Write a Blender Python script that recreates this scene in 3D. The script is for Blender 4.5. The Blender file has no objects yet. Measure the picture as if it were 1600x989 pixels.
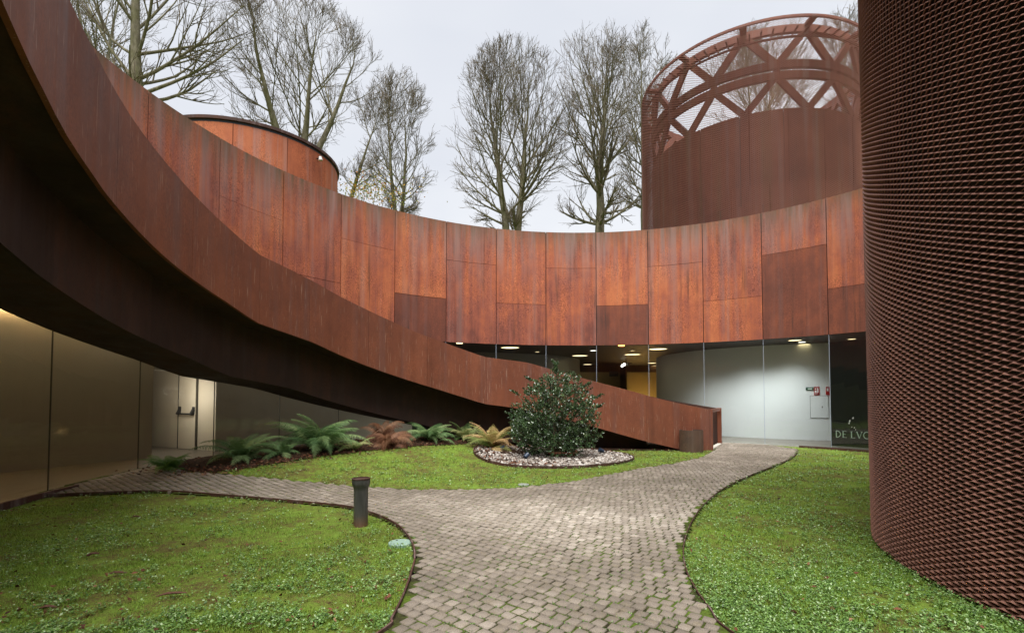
import bpy, math, random
import numpy as np
from mathutils import Matrix, Vector
PI = math.pi
rng = np.random.default_rng(7)
random.seed(7)
SC = bpy.context.scene
COL = SC.collection

# ------------------------------------------------------------------ camera, sky, sun, exposure
EYE, FOC, PYC, PITCH = 1.5, 784.87, 592.43, 0.0348      # eye height, focal length and principal row (photo pixels), tilt
cam_d = bpy.data.cameras.new('camera'); cam = bpy.data.objects.new('camera', cam_d); COL.objects.link(cam)
cam.location = (0, 0, EYE); cam.rotation_euler = (PI/2 + PITCH, 0, 0)
cam_d.sensor_width = 36; cam_d.lens = FOC/1600*36
cam_d.shift_y = (PYC - 494.5)/1600
cam_d.clip_start = 0.05; cam_d.clip_end = 2000
SC.camera = cam
SC.view_settings.view_transform = 'Standard'; SC.view_settings.look = 'None'
SC.view_settings.exposure = 1.32; SC.view_settings.gamma = 1.0
try:
    SC.cycles.use_denoising = True
    SC.cycles.max_bounces = 8; SC.cycles.transparent_max_bounces = 16
    SC.cycles.sample_clamp_indirect = 6.0
except Exception:
    pass
SUN_EL, SUN_AZ = math.radians(66), math.radians(186)    # azimuth clockwise from +Y
world = bpy.data.worlds.new('World'); SC.world = world; world.use_nodes = True
wn, wl = world.node_tree.nodes, world.node_tree.links
wn.clear()
w_out = wn.new('ShaderNodeOutputWorld'); w_bg = wn.new('ShaderNodeBackground'); w_bg.inputs['Strength'].default_value = 0.066
w_sky = wn.new('ShaderNodeTexSky'); w_sky.sky_type = 'NISHITA'; w_sky.sun_disc = False
w_sky.sun_elevation = SUN_EL; w_sky.sun_rotation = SUN_AZ
w_tc = wn.new('ShaderNodeTexCoord'); w_mp = wn.new('ShaderNodeMapping'); w_mp.inputs['Scale'].default_value = (1, 1, 2.2)
w_nz = wn.new('ShaderNodeTexNoise'); w_nz.inputs['Scale'].default_value = 1.3; w_nz.inputs['Detail'].default_value = 4
w_rp = wn.new('ShaderNodeValToRGB')
w_rp.color_ramp.elements[0].position = .3; w_rp.color_ramp.elements[0].color = (4.5, 4.70, 5.2, 1)
w_rp.color_ramp.elements[1].position = .75; w_rp.color_ramp.elements[1].color = (6.0, 6.1, 6.25, 1)
w_mx = wn.new('ShaderNodeMix'); w_mx.data_type = 'RGBA'; w_mx.inputs['Factor'].default_value = 0.93
wl.new(w_tc.outputs['Generated'], w_mp.inputs['Vector']); wl.new(w_mp.outputs['Vector'], w_nz.inputs['Vector'])
wl.new(w_nz.outputs['Fac'], w_rp.inputs['Fac']); wl.new(w_sky.outputs['Color'], w_mx.inputs['A'])
wl.new(w_rp.outputs['Color'], w_mx.inputs['B']); wl.new(w_mx.outputs['Result'], w_bg.inputs['Color'])
wl.new(w_bg.outputs['Background'], w_out.inputs['Surface'])
sun_d = bpy.data.lights.new('sun', 'SUN'); sun_d.energy = 2.3; sun_d.angle = math.radians(42); sun_d.color = (1, .965, .92)
sun = bpy.data.objects.new('sun', sun_d); COL.objects.link(sun); sun.location = (0, -10, 40)
sd = Vector((math.sin(SUN_AZ)*math.cos(SUN_EL), math.cos(SUN_AZ)*math.cos(SUN_EL), math.sin(SUN_EL)))
sun.rotation_euler = sd.to_track_quat('Z', 'Y').to_euler()

# ------------------------------------------------------------------ survey: the photograph's bearings turned into places
CP, SP = math.cos(PITCH), math.sin(PITCH)
def ray(x, y):
    u = (x-800)/FOC; v = -(y-PYC)/FOC
    return (u, CP - v*SP, SP + v*CP)
def on_z(x, y, z=0.0):
    q = ray(x, y); t = (z-EYE)/q[2]; return q[0]*t, q[1]*t
def on_y(x, y, Y):
    q = ray(x, y); t = Y/q[1]; return q[0]*t, Y, EYE + q[2]*t
def on_cyl(x, y, cx, cy, r, far=False):
    q = ray(x, y); a = q[0]**2+q[1]**2; b = -2*(q[0]*cx+q[1]*cy); c = cx*cx+cy*cy-r*r
    s = math.sqrt(max(0, b*b-4*a*c)); t = (-b + (s if far else -s))/(2*a)
    return q[0]*t, q[1]*t, EYE + q[2]*t
CX, CY, RW, ZTOP, ZCEIL = 2.284, 8.366, 9.254, 7.306, 3.304   # round courtyard: centre, wall radius, wall top, ceiling
A0, DA = 3.0335, 0.1921                                       # bearing of panel joint 0, width of one panel
def joint(k): return A0 - k*DA
def rwall(a):
    d = math.degrees(a) % 360
    return RW + (4.8*math.sin(PI*(d-197)/150)**2 if 197 < d < 347 else 0)
# rising lawn below the ramp
_cp = np.array([(0,2,0),(0,5,0),(2,5,0),(3,8,0),(5,11,0),(6,14,0),(7,15.5,0),(3.3,5,0),(-2,5,0),(-1,7.5,0),(-3,3.5,0),(-5,4,0),
    (4.6,14,0),(1.5,9,.01),(-1.8,8.3,.02),(9,12,0),(9,8,0),(-3,7,.0),(-1.66,13,.39),(-3.06,12,.38),(-3.9,11,.365),(-4.6,10,.30),
    (-5.1,9.3,.21),(-5.5,9,.15),(-7.7,8.5,.12),(-7.5,10,.14),(-6.5,11.5,.2),(-4.5,13.5,.3),(-2,15,.33),(1,15.5,.05),(1.2,14.3,.03),(-.4,12.0,.06),(2.4,14.4,.02),(-.3,14,.13),(3.5,15.5,.02),
    (.3,13.3,.08),(1,12.3,.03),(2.5,13,.015),(3.8,13.5,.02),(-4.5,7.7,.05),(-6,7.4,.06),(1,10.7,.03),(-1,10.5,.06),(-2.5,9.8,.12),
    (-7,6,.03),(0,-3,0),(6,-3,0),(-6,0,0),(6,2,0),(-9,4,0),(11,15,0),(4,17,0)], float)
_K = np.exp(-((_cp[:,None,:2]-_cp[None,:,:2])**2).sum(2)/(2*2.0**2)) + np.eye(len(_cp))*0.03
_W = np.linalg.solve(_K, _cp[:,2])
def hgt(x, y):
    x = np.asarray(x, float); y = np.asarray(y, float)
    p = np.stack([x.ravel(), y.ravel()], 1); o = np.zeros(len(p))
    for i in range(0, len(p), 20000):
        q = p[i:i+20000]
        o[i:i+20000] = np.exp(-((q[:,None,:]-_cp[None,:,:2])**2).sum(2)/8.0) @ _W
    return np.clip(o, -.02, .5).reshape(x.shape)
def h1(x, y): return float(hgt([x], [y])[0])
def on_ground(x, y):
    z = 0.0
    for _ in range(25):
        X, Y = on_z(x, y, z); z = .5*z + .5*h1(X, Y)
    return X, Y, h1(X, Y)

# ------------------------------------------------------------------ object helpers
def mesh_np(name, v, f, smooth=False, attr=None):
    v = np.asarray(v, np.float32); f = np.asarray(f, np.int32)
    me = bpy.data.meshes.new(name); n = f.shape[1]
    me.vertices.add(len(v)); me.vertices.foreach_set('co', v.ravel())
    me.loops.add(f.size); me.loops.foreach_set('vertex_index', f.ravel())
    me.polygons.add(len(f)); me.polygons.foreach_set('loop_start', np.arange(0, f.size, n, dtype=np.int32))
    if smooth: me.polygons.foreach_set('use_smooth', np.ones(len(f), bool))
    me.update(calc_edges=True)
    if attr is not None:
        at = me.attributes.new('rnd', 'FLOAT', 'POINT'); at.data.foreach_set('value', np.asarray(attr, np.float32).ravel())
    return me
class MB:
    def __init__(s): s.v = []; s.f = []
    def add(s, vs, fs):
        b = len(s.v); s.v += [tuple(map(float, p)) for p in vs]; s.f += [tuple(i+b for i in f) for f in fs]; return s
    def box(s, x0, x1, y0, y1, z0, z1):
        return s.add([(x0,y0,z0),(x1,y0,z0),(x1,y1,z0),(x0,y1,z0),(x0,y0,z1),(x1,y0,z1),(x1,y1,z1),(x0,y1,z1)],
                     [(3,2,1,0),(4,5,6,7),(0,1,5,4),(1,2,6,5),(2,3,7,6),(3,0,4,7)])
    def obox(s, p, q, w, z0, z1, off=0.0):
        """upright slab from p to q in plan, thickness w, starting off to the left"""
        p = Vector(p[:2]); q = Vector(q[:2]); d = (q-p).normalized(); n = Vector((-d.y, d.x))
        a, b, c, e = p+n*off, q+n*off, q+n*(off+w), p+n*(off+w)
        return s.add([(a.x,a.y,z0),(b.x,b.y,z0),(c.x,c.y,z0),(e.x,e.y,z0),(a.x,a.y,z1),(b.x,b.y,z1),(c.x,c.y,z1),(e.x,e.y,z1)],
                     [(3,2,1,0),(4,5,6,7),(0,1,5,4),(1,2,6,5),(2,3,7,6),(3,0,4,7)])
    def bar(s, p, q, w, d, up=(0,0,1)):
        p = Vector(p); q = Vector(q); t = (q-p).normalized(); u = Vector(up); sd_ = t.cross(u)
        if sd_.length < 1e-4: sd_ = t.cross(Vector((1,0,0)))
        sd_.normalize(); u = sd_.cross(t)
        c = [sd_*(-w/2)+u*(-d/2), sd_*(w/2)+u*(-d/2), sd_*(w/2)+u*(d/2), sd_*(-w/2)+u*(d/2)]
        return s.add([p+k for k in c]+[q+k for k in c], [(3,2,1,0),(4,5,6,7),(0,1,5,4),(1,2,6,5),(2,3,7,6),(3,0,4,7)])
    def sweep(s, rings, closed_ends=True):
        n = len(rings[0]); m = len(rings); vs = [p for r in rings for p in r]; fs = []
        for i in range(m-1):
            for j in range(n):
                a, b = i*n+j, i*n+(j+1) % n
                fs.append((a, b, b+n, a+n))
        if closed_ends: fs += [tuple(reversed(range(n))), tuple(range((m-1)*n, m*n))]
        return s.add(vs, fs)
    def tube(s, pts, rad, n=8, caps=True):
        rings = []
        for i, p in enumerate(pts):
            p = Vector(p); t = (Vector(pts[min(i+1, len(pts)-1)]) - Vector(pts[max(i-1, 0)])).normalized()
            a = t.orthogonal().normalized(); b = t.cross(a); r = rad[i] if hasattr(rad, '__len__') else rad
            rings.append([p + a*(r*math.cos(k*2*PI/n)) + b*(r*math.sin(k*2*PI/n)) for k in range(n)])
        return s.sweep(rings, caps)
    def lathe(s, prof, n=28, c=(0,0,0)):
        rings = [[(c[0]+r*math.cos(k*2*PI/n), c[1]+r*math.sin(k*2*PI/n), c[2]+z) for k in range(n)] for r, z in prof]
        return s.sweep(rings, True)
    def ringprof(s, a0, a1, n, prof, c=(CX, CY)):
        """closed section prof(a)->[(r,z)...] carried round the centre c"""
        return s.sweep([[(c[0]+r*math.cos(a), c[1]+r*math.sin(a), z) for r, z in prof(a)] for a in np.linspace(a0, a1, n+1)], True)
    def mesh(s, name, smooth=False):
        me = bpy.data.meshes.new(name); me.from_pydata(s.v, [], s.f)
        if smooth: me.polygons.foreach_set('use_smooth', [True]*len(me.polygons))
        me.update(); return me
def fixnorm(me):
    import bmesh
    bm = bmesh.new(); bm.from_mesh(me); bmesh.ops.recalc_face_normals(bm, faces=bm.faces); bm.to_mesh(me); bm.free()
def link(name, data, m=None, parent=None):
    o = bpy.data.objects.new(name, data); COL.objects.link(o)
    if m is not None and data is not None and not data.materials: data.materials.append(m)
    if parent is not None:
        o.parent = parent
        o.matrix_parent_inverse = Matrix.Translation(parent_loc(parent)).inverted()
    return o
def parent_loc(p):
    l = Vector(p.location)
    while p.parent is not None: p = p.parent
    return l
def put(name, mb, m, parent=None, smooth=False, fix=True):
    me = mb.mesh(name, smooth)
    if fix: fixnorm(me)
    if smooth:
        try: me.set_sharp_from_angle(angle=math.radians(40))
        except Exception: pass
    return link(name, me, m, parent)
def tag(o, label=None, cat=None, group=None, kind=None):
    if label: o['label'] = label
    if cat: o['category'] = cat
    if group: o['group'] = group
    if kind: o['kind'] = kind
    return o
def empty(name, loc, label, cat, group=None):
    o = bpy.data.objects.new(name, None); COL.objects.link(o); o.location = loc; o.empty_display_size = .2
    return tag(o, label, cat, group)

# ------------------------------------------------------------------ materials
class NT:
    def __init__(s, name):
        s.m = bpy.data.materials.new(name); s.m.use_nodes = True; s.t = s.m.node_tree; s.n = s.t.nodes; s.l = s.t.links
        s.b = s.n['Principled BSDF']; s.pos = s.n.new('ShaderNodeNewGeometry').outputs['Position']
    def val(s, sock, v):
        if hasattr(v, 'bl_rna') and v.bl_rna.identifier.startswith('NodeSocket'): s.l.new(v, sock)
        else: sock.default_value = v
    def scale(s, vec, src=None):
        n = s.n.new('ShaderNodeVectorMath'); n.operation = 'MULTIPLY'; s.l.new(src or s.pos, n.inputs[0]); n.inputs[1].default_value = vec
        return n.outputs[0]
    def noise(s, vec=None, sc=1, det=3, rough=.55, src=None):
        n = s.n.new('ShaderNodeTexNoise'); s.l.new(s.scale(vec, src) if vec else (src or s.pos), n.inputs['Vector'])
        n.inputs['Scale'].default_value = sc; n.inputs['Detail'].default_value = det; n.inputs['Roughness'].default_value = rough
        return n.outputs['Fac']
    def ramp(s, fac, stops):
        n = s.n.new('ShaderNodeValToRGB'); e = n.color_ramp.elements
        while len(e) < len(stops): e.new(.5)
        for k, (p, c) in zip(e, stops):
            k.position = p; k.color = tuple(c)+(1,) if hasattr(c, '__len__') else (c, c, c, 1)
        s.l.new(fac, n.inputs['Fac']); return n.outputs['Color']
    def mix(s, f, a, b, mode='MIX'):
        n = s.n.new('ShaderNodeMix'); n.data_type = 'RGBA'; n.blend_type = mode
        s.val(n.inputs['Factor'], f)
        for k, v in (('A', a), ('B', b)):
            if isinstance(v, tuple): v = v+(1,) if len(v) == 3 else v
            s.val(n.inputs[k], v)
        return n.outputs['Result']
    def math(s, op, a, b=0.0, c=None):
        n = s.n.new('ShaderNodeMath'); n.operation = op; s.val(n.inputs[0], a); s.val(n.inputs[1], b)
        if c is not None: s.val(n.inputs[2], c)
        return n.outputs[0]
    def rmap(s, v, a, b, c=0.0, d=1.0):
        n = s.n.new('ShaderNodeMapRange'); s.val(n.inputs[0], v)
        for i, k in enumerate((a, b, c, d)): n.inputs[i+1].default_value = k
        return n.outputs[0]
    def z(s):
        n = s.n.new('ShaderNodeSeparateXYZ'); s.l.new(s.pos, n.inputs[0]); return n.outputs[2]
    def rnd(s): return s.n.new('ShaderNodeObjectInfo').outputs['Random']
    def attr(s, a='rnd'):
        n = s.n.new('ShaderNodeAttribute'); n.attribute_name = a; return n.outputs['Fac']
    def bump(s, h, st=.2, dist=.02):
        n = s.n.new('ShaderNodeBump'); n.inputs['Strength'].default_value = st; n.inputs['Distance'].default_value = dist
        s.l.new(h, n.inputs['Height']); s.l.new(n.outputs[0], s.b.inputs['Normal'])
    def done(s, col, rough=.7, metal=0.0, spec=.5):
        if isinstance(col, tuple) and len(col) == 3: col = col+(1,)
        s.val(s.b.inputs['Base Color'], col); s.val(s.b.inputs['Roughness'], rough); s.b.inputs['Metallic'].default_value = metal
        s.b.inputs['Specular IOR Level'].default_value = spec
        return s.m
def plain(name, col, rough=.6, metal=0.0, var=.12, sc=9):
    t = NT(name); n = t.noise(sc=sc, det=4)
    c = t.mix(n, tuple(x*(1-var) for x in col), tuple(x*(1+var) for x in col))
    t.bump(n, .08, .01)
    return t.done(c, rough, metal)
def emit(name, col, st):
    t = NT(name); t.val(t.b.inputs['Base Color'], tuple(col)+(1,)); t.val(t.b.inputs['Emission Color'], tuple(col)+(1,))
    t.b.inputs['Emission Strength'].default_value = st; return t.m

def corten(name, stops, sheen=(.25,.19,.18), sheen_amt=.5, moss=0.0, drips=0.0, speck=.5, objvar=.35, rough=.72, black=0.0, cloud=.5, pale=0.0):
    t = NT(name)
    st = t.noise((4.5,4.5,.16), 1, 4, .6); broad = t.noise((.85,.85,.7), 1, 4, .6)
    fine = t.noise((34,34,26), 1, 4, .65); mid = t.noise((6,6,4), 1, 5, .65)
    f = t.math('ADD', t.math('MULTIPLY', st, .8-cloud), t.math('MULTIPLY', broad, cloud))
    f = t.math('ADD', f, t.math('MULTIPLY', mid, .20))
    f = t.math('ADD', f, t.math('MULTIPLY', t.math('SUBTRACT', t.rnd(), .5), objvar*.28))
    c = t.ramp(f, stops)
    g = t.ramp(fine, [(.36, 1-.75*speck), (.5, 1.0), (.66, 1+.6*speck)])
    pm = t.ramp(t.noise((1.5,1.5,.8), 1.2, 4, .6), [(.40, .15), (.60, 1.0)])
    c = t.mix(pm, c, t.mix(1.0, c, g, 'MULTIPLY'))
    s2 = t.noise((3.1,3.1,.10), 1.3, 4, .6)
    c = t.mix(t.math('MULTIPLY', t.ramp(s2, [(.52, 0.0), (.68, 1.0)]), sheen_amt), c, sheen)
    if black:
        s3 = t.noise((6.3,6.3,.25), 1.1, 5, .65); s4 = t.noise((.7,.7,.5), 1.7, 2)
        k = t.math('MULTIPLY', t.ramp(s3, [(.52, 0.0), (.68, 1.0)]), t.ramp(s4, [(.40, .2), (.62, 1.0)]))
        c = t.mix(t.math('MULTIPLY', k, black), c, (.075,.036,.026))
    if drips:
        d = t.noise((55,55,2.6), 1, 2, .5)
        c = t.mix(t.math('MULTIPLY', t.ramp(d, [(.655, 0.0), (.70, 1.0)]), drips), c, (.42,.28,.20))
    if pale:
        zp = t.rmap(t.z(), ZTOP-2.1, ZTOP-.15); ps = t.noise((4.2,4.2,.22), 1.2, 4, .62)
        c = t.mix(t.math('MULTIPLY', t.math('MULTIPLY', zp, t.ramp(ps, [(.44, 0.0), (.64, 1.0)])), pale), c, (.34,.225,.195))
    if moss:
        zf = t.rmap(t.z(), ZTOP-1.0, ZTOP-.02); ms = t.noise((6,6,.35), 1, 4, .65)
        k = t.math('MULTIPLY', t.math('POWER', zf, 1.6), t.rmap(ms, .3, .68, .2, 1.3))
        c = t.mix(t.math('MULTIPLY', k, moss), c, (.135,.090,.048))
    t.bump(t.math('ADD', fine, t.math('MULTIPLY', mid, 1.5)), .2, .006)
    return t.done(c, t.rmap(st, .3, .7, rough-.12, rough+.1), 0.0, .35)
M = {}
M['wall'] = corten('weathered_steel_orange', [(.36,(.20,.064,.044)), (.46,(.34,.102,.060)), (.54,(.45,.130,.058)), (.66,(.59,.192,.075))], sheen=(.34,.205,.175), moss=.75, black=.65, sheen_amt=.38, speck=.65, objvar=.40, pale=.85, cloud=.42)
M['wall_dark'] = corten('weathered_steel_dark', [(.34,(.13,.046,.030)), (.5,(.21,.066,.038)), (.66,(.34,.10,.046))], moss=0, black=.85, speck=.35, sheen=(.19,.13,.12), sheen_amt=.3)
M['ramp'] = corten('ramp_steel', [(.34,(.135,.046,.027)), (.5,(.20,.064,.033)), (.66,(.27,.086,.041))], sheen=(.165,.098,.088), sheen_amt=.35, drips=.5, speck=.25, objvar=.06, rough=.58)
M['ramp_shaded'] = corten('ramp_shaded_steel', [(.34,(.022,.012,.010)), (.5,(.040,.020,.015)), (.68,(.085,.034,.020))], sheen=(.055,.038,.036), sheen_amt=.4, speck=.25, rough=.66)  # ramp steel copy, shade under the ramp put into its colour
M['drum'] = corten('roof_drum_steel', [(.33,(.24,.062,.026)), (.5,(.42,.115,.045)), (.66,(.50,.17,.075))], moss=0, black=.25, sheen=(.34,.24,.22), sheen_amt=.6)
M['mesh'] = corten('expanded_mesh_steel', [(.32,(.235,.113,.083)), (.5,(.345,.168,.124)), (.68,(.45,.23,.168))], sheen=(.20,.13,.11), sheen_amt=.3, speck=.2, objvar=.3, rough=.6)
M['mesh_far'] = corten('lattice_mesh_steel', [(.34,(.17,.066,.046)), (.5,(.235,.090,.060)), (.66,(.29,.12,.080))], sheen=(.17,.13,.07), sheen_amt=.5, speck=.15, objvar=.5, rough=.6)
M['truss'] = corten('truss_steel', [(.34,(.15,.052,.034)), (.5,(.21,.074,.046)), (.66,(.27,.10,.06))], speck=.2, objvar=.4, rough=.6)
M['core'] = plain('shaded_inner_steel', (.045,.036,.031), .8)  # near-black: the gloom behind the mesh is put into the colour
M['edge'] = corten('edging_steel', [(.34,(.035,.018,.013)), (.5,(.060,.026,.018)), (.66,(.10,.042,.027))], speck=.3)
M['black'] = plain('black_paint', (.018,.018,.02), .5)
M['ceiling'] = plain('dark_ceiling', (.055,.053,.05), .6)
M['white_wall'] = plain('white_plaster', (.82,.84,.82), .55, var=.03, sc=2)
M['grey_wall'] = plain('grey_plaster', (.34,.34,.31), .6, var=.05, sc=2)
M['beige_wall'] = plain('beige_wall_board', (.44,.40,.33), .5, var=.05, sc=3)
M['ochre_wall'] = plain('ochre_wall', (.46,.36,.19), .5, var=.06, sc=3)
M['brown_wall'] = plain('brown_wall', (.11,.06,.035), .6)
M['door'] = plain('cream_door_paint', (.60,.53,.43), .4, var=.04)
M['floor'] = plain('polished_concrete', (.15,.130,.105), .36, var=.12, sc=1.3)
M['joint'] = plain('glass_joint_silicone', (.40,.46,.55), .35, var=.05)
M['joint_dark'] = plain('dark_glass_joint', (.07,.065,.055), .35, var=.05)
def glassmat():
    t = NT('clear_glass'); t.n.remove(t.b)
    out = t.n['Material Output']
    tr = t.n.new('ShaderNodeBsdfTransparent'); tr.inputs[0].default_value = (.955,.975,.965,1)
    gl = t.n.new('ShaderNodeBsdfGlossy'); gl.inputs['Roughness'].default_value = .01; gl.inputs[0].default_value = (.95,.97,.96,1)
    fr = t.n.new('ShaderNodeFresnel'); bf = t.n.new('ShaderNodeNewGeometry').outputs['Backfacing']
    t.l.new(t.rmap(bf, 0, 1, 1.45, 1/1.45), fr.inputs[0])
    mx = t.n.new('ShaderNodeMixShader'); t.l.new(fr.outputs[0], mx.inputs[0]); t.l.new(tr.outputs[0], mx.inputs[1]); t.l.new(gl.outputs[0], mx.inputs[2])
    t.l.new(mx.outputs[0], out.inputs['Surface']); return t.m
M['glass'] = glassmat()

# ------------------------------------------------------------------ plan outlines of the courtyard floor
def outline(pts): return [on_ground(*p)[:2] for p in pts]
left_edge = outline([(52,776),(240,769),(350,775.5),(450,784),(540,793),(590,807),(625,826),(643,850),(648,872),(643,897),(630,935),(612,972),(600,989)])
mid_edge = outline([(300,738),(330,739),(390,744),(480,752.5),(560,760),(650,765),(730,765),(800,763),(900,752),(980,736),(1050,725),(1095,715),(1112,706)])
right_edge = outline([(1247,702),(1246,708),(1236,717),(1215,727),(1170,745),(1130,765),(1102,788),(1082,815),(1069,850),(1070,885),(1085,920),(1110,955),(1140,989)])
left_edge += [(left_edge[-1][0]-.35, left_edge[-1][1]-.8), (-1.6, 1.2), (-1.8, -3)]
right_edge += [(right_edge[-1][0]+.30, right_edge[-1][1]-.8), (1.9, 1.0), (2.0, -3)]
path_poly = left_edge + list(reversed(right_edge)) + [(7.9,15.7),(7.0,16.3),(6.6,16.45)] + [(5.75,14.3)] + list(reversed(mid_edge)) + [(-7.0,10.0),(-7.35,9.6),(-7.6,8.6)]
bed_front = outline([(212,737),(300,738),(330,737),(372,733),(440,722),(520,710.5),(600,701),(700,694.5),(780,695)])
bed_front += [(.4,13.35),(1.6,13.75),(3.0,14.0),(4.4,14.0),(5.3,14.35)]
bed_poly = bed_front + [(6.4,16.2),(4.5,17.3),(2.3,17.55),(0,17.25),(-2.4,16.3),(-4.6,14.5),(-6.2,12.2),(-6.85,10.6),(-7.0,10.0)]
PLC, PLR = (1.0, 12.40), 1.95
TWC, TWR = (6.655, 3.690), 3.290
def inside(poly, x, y):
    x = np.asarray(x); y = np.asarray(y); c = np.zeros(x.shape, bool); n = len(poly)
    for i in range(n):
        x0, y0 = poly[i]; x1, y1 = poly[(i+1) % n]
        if y0 == y1: continue
        k = ((y0 > y) != (y1 > y)) & (x < (x1-x0)*(y-y0)/(y1-y0)+x0)
        c ^= k
    return c
def smooth_line(p, n=4):
    p = [Vector(q) for q in p]; out = []
    for i in range(len(p)-1):
        a = p[max(i-1,0)]; b = p[i]; c = p[i+1]; d = p[min(i+2,len(p)-1)]
        for k in range(n):
            t = k/n; out.append(.5*((2*b)+(c-a)*t+(2*a-5*b+4*c-d)*t*t+(3*b-a-3*c+d)*t**3))
    out.append(p[-1]); return [(q.x, q.y) for q in out]

# ------------------------------------------------------------------ ground
t = NT('lawn_soil')
a = t.noise(sc=1.1, det=5, rough=.65); b = t.noise(sc=7, det=5, rough=.7); c = t.noise(sc=60, det=3, rough=.7)
f = t.math('ADD', t.math('MULTIPLY', a, .35), t.math('ADD', t.math('MULTIPLY', b, .35), t.math('MULTIPLY', c, .3)))
colr = t.ramp(f, [(.38,(.085,.052,.028)), (.45,(.13,.115,.032)), (.52,(.150,.215,.032)), (.61,(.19,.31,.042)), (.7,(.25,.36,.06))])
t.bump(t.math('ADD', c, b), .9, .03); M['lawn'] = t.done(colr, .95, 0, .15)
t = NT('bed_soil'); a = t.noise(sc=9, det=5, rough=.7); b = t.noise(sc=70, det=3)
t.bump(t.math('ADD', a, b), 1.0, .04)
M['soil'] = t.done(t.ramp(a, [(.35,(.020,.013,.009)), (.55,(.055,.030,.018)), (.7,(.12,.05,.026))]), .95, 0, .1)
t = NT('path_joint_moss'); a = t.noise(sc=3, det=4); b = t.noise(sc=40, det=4, rough=.7)
t.bump(b, .8, .01)
M['moss'] = t.done(t.mix(t.ramp(a, [(.4, 0.0), (.62, 1.0)]), t.ramp(b, [(.4,(.022,.020,.010)), (.6,(.045,.042,.018))]), t.ramp(b, [(.38,(.05,.07,.010)), (.6,(.10,.16,.02))])), .95, 0, .1)
def grid_sheet(name, m, xs, ys, mask, dz, kind='structure', parent=None):
    X, Y = np.meshgrid(xs, ys, indexing='ij'); Z = hgt(X, Y)
    rr = np.hypot(X-CX, Y-CY)
    dg = np.degrees(np.arctan2(Y-CY, X-CX)) % 360
    rw = RW + np.where((dg > 197) & (dg < 347), 4.8*np.sin(PI*(dg-197)/150)**2, 0)
    Z = np.where(rr > rw+.1, -.2, Z) + dz
    V = np.stack([X, Y, Z], 2).reshape(-1, 3); nx, ny = len(xs), len(ys)
    i, j = np.meshgrid(np.arange(nx-1), np.arange(ny-1), indexing='ij')
    q = np.stack([i*ny+j, (i+1)*ny+j, (i+1)*ny+j+1, i*ny+j+1], 2).reshape(-1, 4)
    xc = (X[:-1,:-1]+X[1:,1:]).ravel()/2; yc = (Y[:-1,:-1]+Y[1:,1:]).ravel()/2
    if mask is not None: q = q[mask(xc, yc)]
    used = np.unique(q); mp = np.full(len(V), -1); mp[used] = np.arange(len(used))
    o = link(name, mesh_np(name, V[used], mp[q], True), m, parent)
    return tag(o, kind=kind)
far_x = np.concatenate([[-260,-80,-30], np.arange(-14,14.01,.16), [30,80,260]])
far_y = np.concatenate([[-260,-80,-30], np.arange(-9,9.0,.16), np.arange(9,18.4,.16), [18.6]])
grid_sheet('lawn', M['lawn'], far_x, far_y, None, -.014)
grid_sheet('planting_bed', M['soil'], np.arange(-7.4,6.8,.09), np.arange(8.6,17.7,.09), lambda x, y: inside(bed_poly, x, y), .006)
path_root = grid_sheet('path', M['moss'], np.arange(-7.9,8.2,.06), np.arange(-3,16.7,.06), lambda x, y: inside(path_poly, x, y), .0105)

# granite setts
PW = .099
u = np.array([-.775, .632]); w = np.array([.632, .775])
rows = []
for j in range(-130, 200):
    off = (j % 2)*PW*.5 + rng.normal(0, .012)
    for i in range(-190, 200):
        rows.append((i*PW+off, j*PW))
rows = np.array(rows); rows[:,0] += rng.normal(0, .003, len(rows)); rows[:,1] += rng.normal(0, .002, len(rows))
pc = rows[:,:1]*u + rows[:,1:]*w
keep = np.all([inside(path_poly, pc[:,0]+ex, pc[:,1]+ey) for ex, ey in ((.045,0),(-.045,0),(0,.045),(0,-.045))], axis=0) & (pc[:,1] > 1.2) & (np.hypot(pc[:,0]-CX, pc[:,1]-CY) < RW-.03) & (np.abs(pc[:,0]) < pc[:,1]*1.06+.25)
pc = pc[keep]
def paver_tone(name, src):
    t = NT(name); r = t.rnd() if src == 'obj' else t.attr()
    big = t.noise((.55,.55,1), 1, 4, .65)
    wn_ = t.n.new('ShaderNodeVectorMath'); wn_.operation = 'DISTANCE'; t.l.new(t.scale((.45,.72,0)), wn_.inputs[0]); wn_.inputs[1].default_value = (.42,4.5,0)
    worn = t.rmap(t.math('ADD', wn_.outputs['Value'], t.math('MULTIPLY', big, 1.6)), .9, 2.0, .17, -.10)     # trodden pale patch where the paths meet
    big = t.math('ADD', big, worn); gr = t.noise(sc=160, det=3, rough=.75); st = t.noise(sc=14, det=4)
    f = t.math('ADD', t.math('MULTIPLY', t.math('POWER', r, 2.0), .17), t.math('MULTIPLY', big, 1.0))
    c = t.ramp(f, [(.32,(.165,.140,.112)), (.48,(.23,.196,.160)), (.66,(.34,.297,.248)), (.84,(.54,.485,.42))])
    c = t.mix(t.math('MULTIPLY', t.ramp(st, [(.5,0.0),(.7,1.0)]), .45), c, (.20,.165,.10))
    c = t.mix(1.0, c, t.ramp(gr, [(.35,.62),(.5,1.0),(.65,1.3)]), 'MULTIPLY')
    t.bump(t.math('ADD', gr, st), .5, .004)
    return t.done(c, .88, 0, .25)
M['paver'] = paver_tone('granite_sett', 'obj'); M['paver_mass'] = paver_tone('granite_setts_far', 'attr')
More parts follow.
